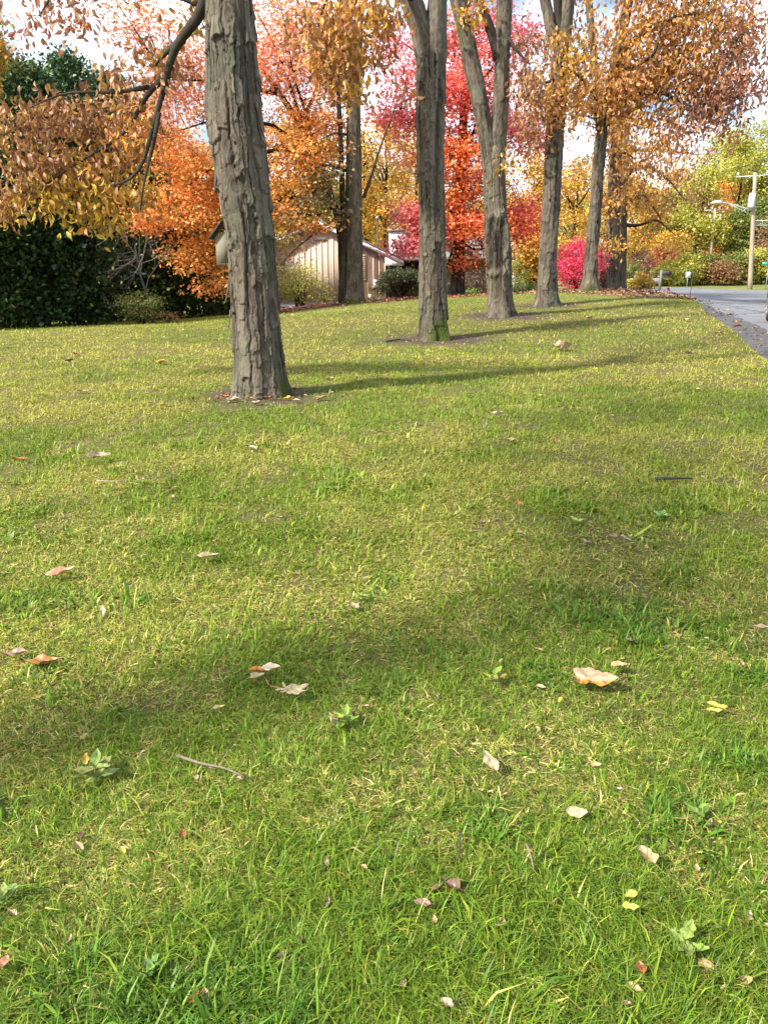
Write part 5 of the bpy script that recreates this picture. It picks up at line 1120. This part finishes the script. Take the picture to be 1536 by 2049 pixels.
fl(346, 1003, 16, 'small tan leaf scrap just below the dark red scrap', TAN, .4, .6, .2, .3, .03)
fl(1034, 1020, 18, 'small deep orange leaf standing upright in the middle right grass', RUST, .3, .6, .2, .2, .05, (R(40), 0))
fl(960, 1057, 24, 'dark brown leaf scrap in the middle right grass', BRN, H - .1, .4, .3, .4, .03)
fl(1037, 1078, 18, 'small pale leaf scrap with dark edge near the middle', PALE, H, .5, .3, .4, .03)
fl(1170, 1098, 20, 'small dull pink leaf left of the pale lobed leaf', PINK, .6, .6, .4, .4, .03)
fl(1518, 1277, 38, 'pale narrow leaf at the right picture edge', PALE, H - .1, .3, .25, .4, .04)
fl(176, 1544, 20, 'small orange leaf standing beside the broad-leaved weed', GOLD, .2, .8, .2, .2, .05, (R(50), 0), lobes=2)
fl(18, 1964, 22, 'small salmon brown leaf in the bottom left corner', ((.5, .22, .12), (.5, .28, .18)), .1, .8, .15, .2, .045, lobes=0)
fl(392, 2032, 26, 'small rusty leaf at the bottom edge, left of centre', RUST, -.5, .5, .3, .3, .04)
fl(440, 1442, 24, 'small tan leaf scrap below the two compound leaves', ((.62, .46, .2), (.62, .48, .26)), -H + .5, .45, .3, .3, .04)
fl(396, 1583, 14, 'tiny pale leaf beside the grey twig', PALE, 0, .7, .2, .2, .04)
fl(892, 2040, 26, 'pale leaf half cut by the bottom edge', PALE, H - .6, .6, .2, .3, .04)
fl(1278, 1966, 22, 'small rust orange leaf at bottom right beside the green weed', RUST, 0, .8, .2, .3, .04)
fl(152, 714, 16, 'rusty leaf, upper of a pair on the left lawn before the evergreens', RUST, .4, .6, .4, .4, .03)
fl(136, 728, 28, 'dark rusty curled leaf, lower of a pair on the left lawn before the evergreens', BRN, H - .2, .4, .4, .4, .03)
fl(318, 731, 28, 'orange and cream leaf on the lawn left of the nearest hickory', GOLD, H - .1, .4, .3, .4, .03)
fl(166, 788, 24, 'small pale leaf on the left lawn below the rusty pair', PALE, H, .35, .2, .3, .03)
fl(1124, 705, 40, 'large pale curled leaf lying like a log on the lawn at upper right', ((.50, .36, .21), (.55, .42, .27)), H - .1, .42, .3, .6, .03, crumple=.13)
fl(1176, 640, 18, 'pale leaf on the far lawn before the fifth hickory', PALE, H, .4, .4, .4, .03)
fl(1430, 672, 18, 'tan and rust leaf near the road edge', ((.5, .28, .12), (.6, .45, .3)), H, .4, .4, .4, .03)
fl(1370, 644, 16, 'tan leaf on the lawn near the road corner', TAN, H, .5, .4, .4, .03)
fl(1390, 785, 18, 'small tan leaf near the right side of the upper lawn', TAN, H - .3, .4, .3, .4, .03)
fl(1376, 712, 18, 'brown curled leaf on the right strip of lawn by the road', BRN, H - .1, .5, .5, .5, .03)
fl(1078, 798, 14, 'small pale yellow leaf left of the shaded right lawn', YEL, H, .5, .3, .3, .03)
# ring of leaves at the foot of the first hickory
for q, (px, py, w, c, lb) in enumerate([(462, 806, 34, PALE, 'pale long leaf left in the row at the foot of the nearest hickory'), (437, 801, 14, ORG, 'small orange leaf at the left end of the row at the hickory foot'), (450, 798, 18, ORG, 'orange leaf tucked against the left foot of the nearest hickory'), (498, 801, 16, GOLD, 'golden upright leaf at the middle of the hickory foot'), (513, 812, 26, CREAM, 'cream narrow leaf at the middle of the hickory foot'), (537, 801, 24, RUST, 'rust orange leaf against the right foot of the nearest hickory'),
                                        (572, 802, 26, GOLD, 'golden leaf under the mossy right foot of the nearest hickory'), (590, 807, 22, PALE, 'pale leaf right of the mossy foot of the nearest hickory'), (640, 803, 30, TAN, 'big tan leaf furthest right of the nearest hickory foot'), (327, 815, 18, GOLD, 'single golden leaf on the grass left of the nearest hickory'), (660, 762, 20, TAN, 'thin tan leaf on the lawn behind the foot of the nearest hickory'), (600, 832, 12, PALE, 'tiny pale leaf in front of the nearest hickory foot')]):
    fl(px, py, w, lb, c, H + rng.normal(0, .35), .42, .35, .4, .02)
# compound leaves: leaflets and stalk as parts
def compound(px, py, label, leaflets, stalk):
    p = ground_hit(px, py); e = empty('compound_leaf', p + [0, 0, .045], label, 'leaf', 'fallen leaves on the lawn'); s = np.linalg.norm(p - [0, 0, CAMH]) / F_PX
    for q, (dx, dy, L, asp, rz, c, tl, bite) in enumerate(leaflets):
        mb = leaf_shell(L * s, L * s * asp, .18, .22, c[0], c[1], .08, 8, 16, 0, q + int(px), bite)
        o = mb.build('leaflet', M['dry'], None, True); o.parent = e; o.location = (dx * s, dy * s * 1.9, .004 * q); o.rotation_euler = (tl, R(8), rz)
    mb = MB(); P = [np.array([x * s, y * s * 1.9, z]) for x, y, z in stalk]; mb.tube(smooth_path(P, [.002] * len(P), .01)[0], .0026, 6, (.36, .17, .09)); o = mb.build('stalk', M['dry'], None, True); o.parent = e
compound(528, 1368, 'pale compound leaf with one orange leaflet and torn edges', [(-15, 3, 34, .62, H - .3, ORG, 0, 0), (-10, -12, 40, .6, 2.4, CREAM, .1, 2), (14, 4, 36, .6, -H + .1, ((.7, .6, .42), (.7, .6, .45)), 0, 0)], [(-2, 2, 0), (6, -10, .0), (16, -16, -.02)])
compound(575, 1406, 'cream compound leaf of narrow leaflets with reddish stalk', [(18, 5, 50, .36, -H + .35, CREAM, 0, 0), (18, -3, 46, .34, -H + .12, CREAM, 0, 1), (-12, -1, 20, .55, H + .1, CREAM, 0, 0), (-4, -6, 14, .5, H + .5, CREAM, 0, 0), (-8, 6, 16, .4, .5, CREAM, .2, 0)], [(-6, 2, 0), (-18, 9, .0), (-36, 16, -.01)])
# small scraps nothing tells apart
variants = {}
for nm, c in [('tan', TAN), ('brown', BRN), ('pale', PALE), ('yellow', ((.5, .48, .08), (.5, .46, .12))), ('rust', RUST)]:
    variants[nm] = []
    for q in range(3):
        o = leaf_shell(.06, .03, .4, .4, c[0], c[1], .25, 4, 8, 0, q + 50).build('small_leaf', M['dry'], None, True)
        variants[nm].append(o.data); bpy.data.objects.remove(o)
LB = {'tan': 'small tan leaf scrap in the grass', 'brown': 'small dark brown leaf scrap in the grass', 'pale': 'small pale whitish leaf scrap in the grass', 'yellow': 'small yellow-green leaf scrap in the grass', 'rust': 'small rust red leaf scrap in the grass'}
n_sm = 0
while n_sm < 170:
    px, py = rng.uniform(0, 1536), 640 + 1400 * rng.uniform(0, 1) ** 1.25
    if py < 830 and px > 1390 or (440 < px < 600 and py < 830): continue
    p = ground_hit(px, py)
    if road_in(p[0], p[1]) > -.1: continue
    nm = ['tan', 'brown', 'pale', 'yellow', 'rust'][rng.choice(5, p=[.42, .26, .2, .08, .04])]
    o = bpy.data.objects.new('small_leaf', variants[nm][rng.integers(3)]); C.objects.link(o)
    o.location = tuple(p + [0, 0, .025]); o.rotation_euler = (rng.normal(0, .3), rng.normal(0, .3), rng.uniform(0, 6.28)); o.scale = (rng.uniform(.3, .62) * (1 + min(p[1], 16) * .06),) * 3
    tag(o, LB[nm], 'leaf', 'small leaf scraps scattered on the lawn'); n_sm += 1
for px, py, c, w, lb in [(1452, 626, TAN, 14, 'tan leaf on the dark road shoulder, farthest of the row'), (1456, 634, PALE, 14, 'pale leaf on the dark road shoulder just below the farthest'), (1472, 658, RUST, 18, 'rust leaf where the lawn meets the road shoulder'), (1518, 684, ORG, 14, 'orange leaf on the road shoulder at the right edge'), (1508, 686, PALE, 10, 'whitish leaf beside the orange one on the road shoulder'), (1525, 672, BRN, 16, 'brown leaf on the road shoulder near the right edge'), (1418, 618, PALE, 12, 'pale leaf at the road corner beside the crack'), (1440, 668, BRN, 12, 'dark brown leaf at the grass edge of the road')]:
    fl(px, py, w, lb, c, H + rng.normal(0, .4), .5, .4, .4, .02)
bark_t = simple('grey_brown_twig', (.21, .16, .12), .9, .35, 30, 0, .4)
def twig(pts, r, label, name='twig', side=None, dk=None):
    P = [ground_hit(x, y) + [0, 0, z] for x, y, z in pts]; mb = MB(); pp, rr = smooth_path(P, np.linspace(r, r * .5, len(P)), .02); mb.tube(pp, rr, 6)
    if side:
        for a, b in side: mb.tube([ground_hit(*a) + [0, 0, .035], ground_hit(*b) + [0, 0, .03]], r * .45, 5)
    tag(mb.build(name, dk or bark_t, None, True), label, 'twig', 'twigs on the lawn')
twig([(358, 1534, .04), (385, 1550, .05), (415, 1558, .045), (450, 1566, .05), (490, 1578, .04)], .0055, 'grey crooked twig lying right of the broad-leaved weed', side=[((420, 1559), (437, 1554)), ((484, 1576), (496, 1572))])
twig([(918, 1690, .04), (920, 1715, .05), (915, 1745, .03)], .004, 'short dark twig standing in the lower centre grass', dk=simple('dark_twig', (.07, .05, .04), .9, .3))
twig([(1050, 1728, .05), (1060, 1745, .05), (1066, 1772, .03)], .004, 'thin brown twig in the lower right grass')
twig([(1310, 966, .03), (1350, 968, .04), (1382, 965, .03)], .013, 'dark stick on the shaded right lawn', dk=simple('dark_stick', (.05, .045, .04), .9, .3))
twig([(195, 970, .03), (230, 972, .03), (265, 968, .03)], .004, 'pale straight stalk on the left lawn under the big pale leaf', dk=simple('pale_stalk', (.45, .36, .26), .8, .2))
twig([(772, 686, .03), (800, 682, .03), (822, 684, .03)], .02, 'dark stick left of the second hickory foot', dk=simple('dark_bark_piece', (.05, .04, .035), .9, .3))
WD = [(3, (.22, .32, .05)), (2, (.27, .36, .07)), (1, (.32, .38, .06))]
def weed(px, py, wpx, n, label, pal, asp=.45, jag=0):
    p = ground_hit(px, py); s = np.linalg.norm(p - [0, 0, CAMH]) / F_PX; e = empty('weed', p, label, 'plant', 'weeds in the lawn')
    for q in range(n):
        c = palette(1, pal)[0]; L = wpx * s * rng.uniform(.28, .5); mb = leaf_shell(L, L * asp, .25, .25, c, c * 1.15, .35, 6, 12, jag, q + int(px))
        a = q * 2.4 + rng.normal(0, .3); o = mb.build('weed_leaf', M['grass'], None, True); o.parent = e; o.location = (math.cos(a + H) * L * .5, math.sin(a + H) * L * .5, .03 + .006 * q); o.rotation_euler = (R(12), 0, a)
weed(196, 1578, 100, 9, 'broad-leaved grey-green weed beside the crooked twig', [(2, (.24, .31, .09)), (1, (.30, .36, .10))])
weed(1362, 1925, 90, 6, 'ragged light green weed in the bottom right corner', [(2, (.20, .32, .06)), (1, (.26, .36, .08))], .6, 3)
weed(690, 1470, 70, 7, 'green weed right behind the standing cream leaf', WD)
weed(780, 1302, 36, 5, 'pale green weed rosette in the middle of the lawn', [(2, (.3, .36, .12)), (1, (.2, .3, .08))])
weed(722, 1212, 40, 5, 'light green clover-like weed just above a small pale leaf', [(2, (.24, .36, .08))], .7)
weed(1320, 1048, 44, 6, 'light green weed on the right lawn under the dark stick', [(2, (.24, .36, .1))], .6)
weed(1152, 1056, 40, 4, 'pale yellow-green weed above the pale lobed leaf', [(2, (.32, .40, .1))], .6)
weed(985, 1380, 60, 6, 'yellow-green weed left of the large curled leaf', [(2, (.28, .36, .07)), (1, (.4, .38, .08))], .5)
weed(1392, 1660, 80, 5, 'faint green weed right of the cream triangular scrap', [(2, (.22, .32, .06))], .5)
weed(20, 1830, 60, 6, 'light green weed at the left edge near the bottom', [(2, (.28, .38, .1))], .5)
weed(310, 1975, 50, 6, 'clover weed near the bottom edge, left of centre', [(2, (.16, .28, .07))], .7)

# leaf litter: too many to count
def litter(name, label, n, sampler, pal, size):
    x, y = sampler(n); k = (rng.random(len(x)) < in_bed(x, y)); x, y = x[k], y[k]; m = len(x)
    pos = np.stack([x, y, G(x, y) + rng.uniform(.005, .06, m)], -1); mb = MB()
    put_leaves(mb, pos, np.concatenate([rng.normal(0, 1, (m, 2)), rng.normal(0, .3, (m, 1))], 1), np.array([0, 0, 1.]) + rng.normal(0, .45, (m, 3)), size * rng.uniform(.6, 1.3, m), palette(m, pal), T_LEAF)
    tag(mb.build(name, M['dry'], None), label, 'leaf litter', None, 'stuff')
litter('leaf_litter', 'carpet of fallen red and pinkish maple leaves before the house', 15000, lambda n: (rng.uniform(-6, 9, n), rng.uniform(27.5, 43, n)), [(4, (.34, .12, .075)), (3, (.42, .20, .13)), (2, (.48, .30, .2)), (2, (.2, .09, .05)), (1, (.5, .16, .06))], .12)
litter('leaf_litter', 'mound of brown fallen leaves round the far hickories and mailbox', 9000, lambda n: (rng.uniform(5.5, 15, n), rng.uniform(26, 39, n)), [(4, (.24, .13, .07)), (3, (.36, .22, .12)), (2, (.46, .32, .2)), (2, (.13, .07, .04))], .14)

def foot_litter():
    mb = MB()
    for bx_, by_, br in BARE[:4]:
        m = 260; a = rng.uniform(0, 6.28, m); r_ = br * np.abs(rng.normal(.75, .35, m)); x = bx_ + np.cos(a) * r_; y = by_ + np.sin(a) * r_
        pos = np.stack([x, y, G(x, y) + rng.uniform(.0, .02, m)], -1)
        put_leaves(mb, pos, np.concatenate([rng.normal(0, 1, (m, 2)), rng.normal(0, .3, (m, 1))], 1), np.array([0, 0, 1.]) + rng.normal(0, .5, (m, 3)), rng.uniform(.02, .075, m), palette(m, [(3, (.12, .07, .04)), (2, (.24, .15, .08)), (1, (.4, .28, .15)), (.5, (.45, .2, .05))]), T_LEAF)
    tag(mb.build('bark_litter', M['dry'], None), 'dark bits of bark and leaf round the feet of the hickories', 'leaf litter', None, 'stuff')
foot_litter()
def edge_litter():
    m = 420; y = rng.uniform(9, 29, m); x = road_x(y) + rng.normal(.18, .22, m); k = rng.random(m) < fbm(y * .8, x * 0, 66, 2) * 1.3; x, y = x[k], y[k]; m = len(x)
    pos = np.stack([x, y, G0(x, y) - .02 + rng.uniform(.0, .03, m)], -1); mb = MB()
    put_leaves(mb, pos, np.concatenate([rng.normal(0, 1, (m, 2)), rng.normal(0, .3, (m, 1))], 1), np.array([0, 0, 1.]) + rng.normal(0, .5, (m, 3)), rng.uniform(.04, .10, m), palette(m, [(3, (.22, .12, .06)), (2, (.36, .24, .13)), (2, (.1, .06, .04)), (1, (.45, .22, .06))]), T_CURL)
    tag(mb.build('leaf_litter', M['dry'], None), 'line of small dead leaves drifted along the ragged road edge', 'leaf litter', None, 'stuff')
edge_litter()

# ------------------------------------------------------------------ grass
def grass():
    N = 1500000
    y0, y1 = .75, 36.
    p = 1.25; u = rng.random(N); y = (y0 ** (1 - p) * (1 - u) + y1 ** (1 - p) * u) ** (1 / (1 - p))
    x = rng.uniform(-1, 1, N) * (.60 * y + .75)
    # tufts: pull blades together
    tx, ty = np.round(x * 14), np.round(y * 14)
    ox = (hash2(tx, ty, 1) - .5); oy = (hash2(tx, ty, 2) - .5); sc = 1 / 14
    pull = .45 * rng.random(N) * np.clip((7 - y) / 3, 0, 1); x = x * (1 - pull) + (tx + ox) * sc * pull; y = y * (1 - pull) + (ty + oy) * sc * pull
    keep = (road_in(x, y) < -.02 + .10 * (fbm(x * 6, y * 6, 77, 2) - .5)) & (rng.random(N) > in_bed(x, y) * 1.2) & (y < 40)
    for bx_, by_, br in BARE:
        d = np.hypot(x - bx_, y - by_) / br + (fbm(x * 2.1, y * 2.1, 9) - .5) * 1.2
        keep &= rng.random(N) > np.clip((1.5 - d) * 1.3, 0, .97)
    thin = fbm(x * 2.3, y * 2.3, 40, 3); keep &= rng.random(N) > np.clip((thin - .56) * 4, 0, .62)
    x, y = x[keep], y[keep]; n = len(x); z = G(x, y) - .004
    big = fbm(x * .45, y * .45, 50, 3); med = fbm(x * 1.7, y * 1.7, 51, 3); sm = fbm(x * 6, y * 6, 52, 2)
    tuft = (fbm(x * 3.2, y * 3.2, 53, 3) > .66) & (rng.random(N_ := len(x)) < .8) & (y < 7)
    dist = np.maximum(1, y / 2.6)
    h = rng.gamma(5, 1 / 5, n) * (.028 + .018 * med) * np.where(tuft, 1.25, 1) * np.minimum(dist, 2.0) ** .35 * (1 + .35 * np.clip((2.6 - y) / 1.2, 0, 1))
    w = .00118 * rng.gamma(5, .2, n) * np.where(tuft, 1.9, 1) * np.where(rng.random(n) < .12, 1.6, 1) * dist ** .92
    az = rng.uniform(0, 2 * np.pi, n) + fbm(x * 2.5, y * 2.5, 54, 2) * 3
    az = np.where(rng.random(n) < .3, fbm(x * 3.5, y * 3.5, 55, 2) * 16 + rng.normal(0, .5, n), az)
    lean = np.abs(rng.normal(.85, .5, n)); lean = np.where(rng.random(n) < .3, lean + .6, lean)
    s = np.clip((.75 * big + .95 * med + .45 * sm - .90) * 2.6 + .12 + .14 * np.clip(-x / 2, -.8, 1) + .16 * np.clip((2.8 - y) / 1.4, 0, 1), .10, .82)
    kind = rng.random(n); straw = kind < s * .68
    g = np.array([[.20, .325, .022], [.31, .39, .028], [.085, .17, .014], [.44, .44, .055]])[rng.choice(4, n, p=[.36, .24, .27, .13])]
    lush = np.clip((.5 - big) * 3 + .5, 0, 1)[:, None]; g = g * (1 - .5 * lush) + np.array([.10, .21, .018]) * .5 * lush
    g = np.where(tuft[:, None], g * np.array([.74, .86, 1.0]), g)
    st = np.array([[.62, .53, .15], [.50, .40, .12], [.70, .64, .26], [.36, .25, .09]])[rng.choice(4, n, p=[.4, .25, .2, .15])]
    flat = rng.random(n) < .34 + .12 * np.clip((3 - y) / 1.5, 0, 1)
    lean = np.where(flat, 1.45 + rng.normal(0, .08, n), lean); h = np.where(flat, h * 1.25, h)
    straw = straw | (flat & (rng.random(n) < .35))
    g = np.where((flat & (rng.random(n) < .4))[:, None], g * np.array([.7, .55, .8]), g)
    col = np.where(straw[:, None], st, g) * np.clip(1 + rng.normal(0, .26, (n, 1)), .3, 1.6)
    sm_ = (s * .68)[:, None]; mean = sm_ * np.array([.56, .47, .11]) + (1 - sm_) * (np.array([.24, .32, .026]) * (1 - .5 * lush) + np.array([.10, .21, .018]) * .5 * lush)
    fb = np.clip((y - 3) / 8, 0, .9)[:, None]; col = col * (1 - fb) + mean * fb
    lean = np.where(straw, lean + .75, lean); h = np.where(straw, h * .9, h)
    dx, dy = np.cos(az), np.sin(az); sx, sy = -dy, dx
    v = np.zeros((n, 5, 3)); base = np.stack([x, y, z + flat * rng.uniform(.003, .012, n)], -1)
    def at_t(t, bend):
        o = np.sin(lean * bend) * h * t; up = np.cos(np.minimum(lean * bend, 1.5)) * h * t
        return base + np.stack([dx * o, dy * o, up], -1)
    side = np.stack([sx * w, sy * w, np.zeros(n)], -1)
    v[:, 0] = base - side; v[:, 1] = base + side
    m_ = at_t(.55, .75); v[:, 2] = m_ - side * .85; v[:, 3] = m_ + side * .85; v[:, 4] = at_t(1., 1.15)
    k = np.arange(n)[:, None] * 5; mb = MB()
    mb.add(v.reshape(-1, 3), [k + np.array([[0, 1, 3, 2]]), k + np.array([[2, 3, 4]])], np.repeat(col, 5, 0))
    tag(mb.build('grass', M['grass'], None), 'mown lawn grass, green mixed with straw', 'grass', None, 'stuff')
grass()
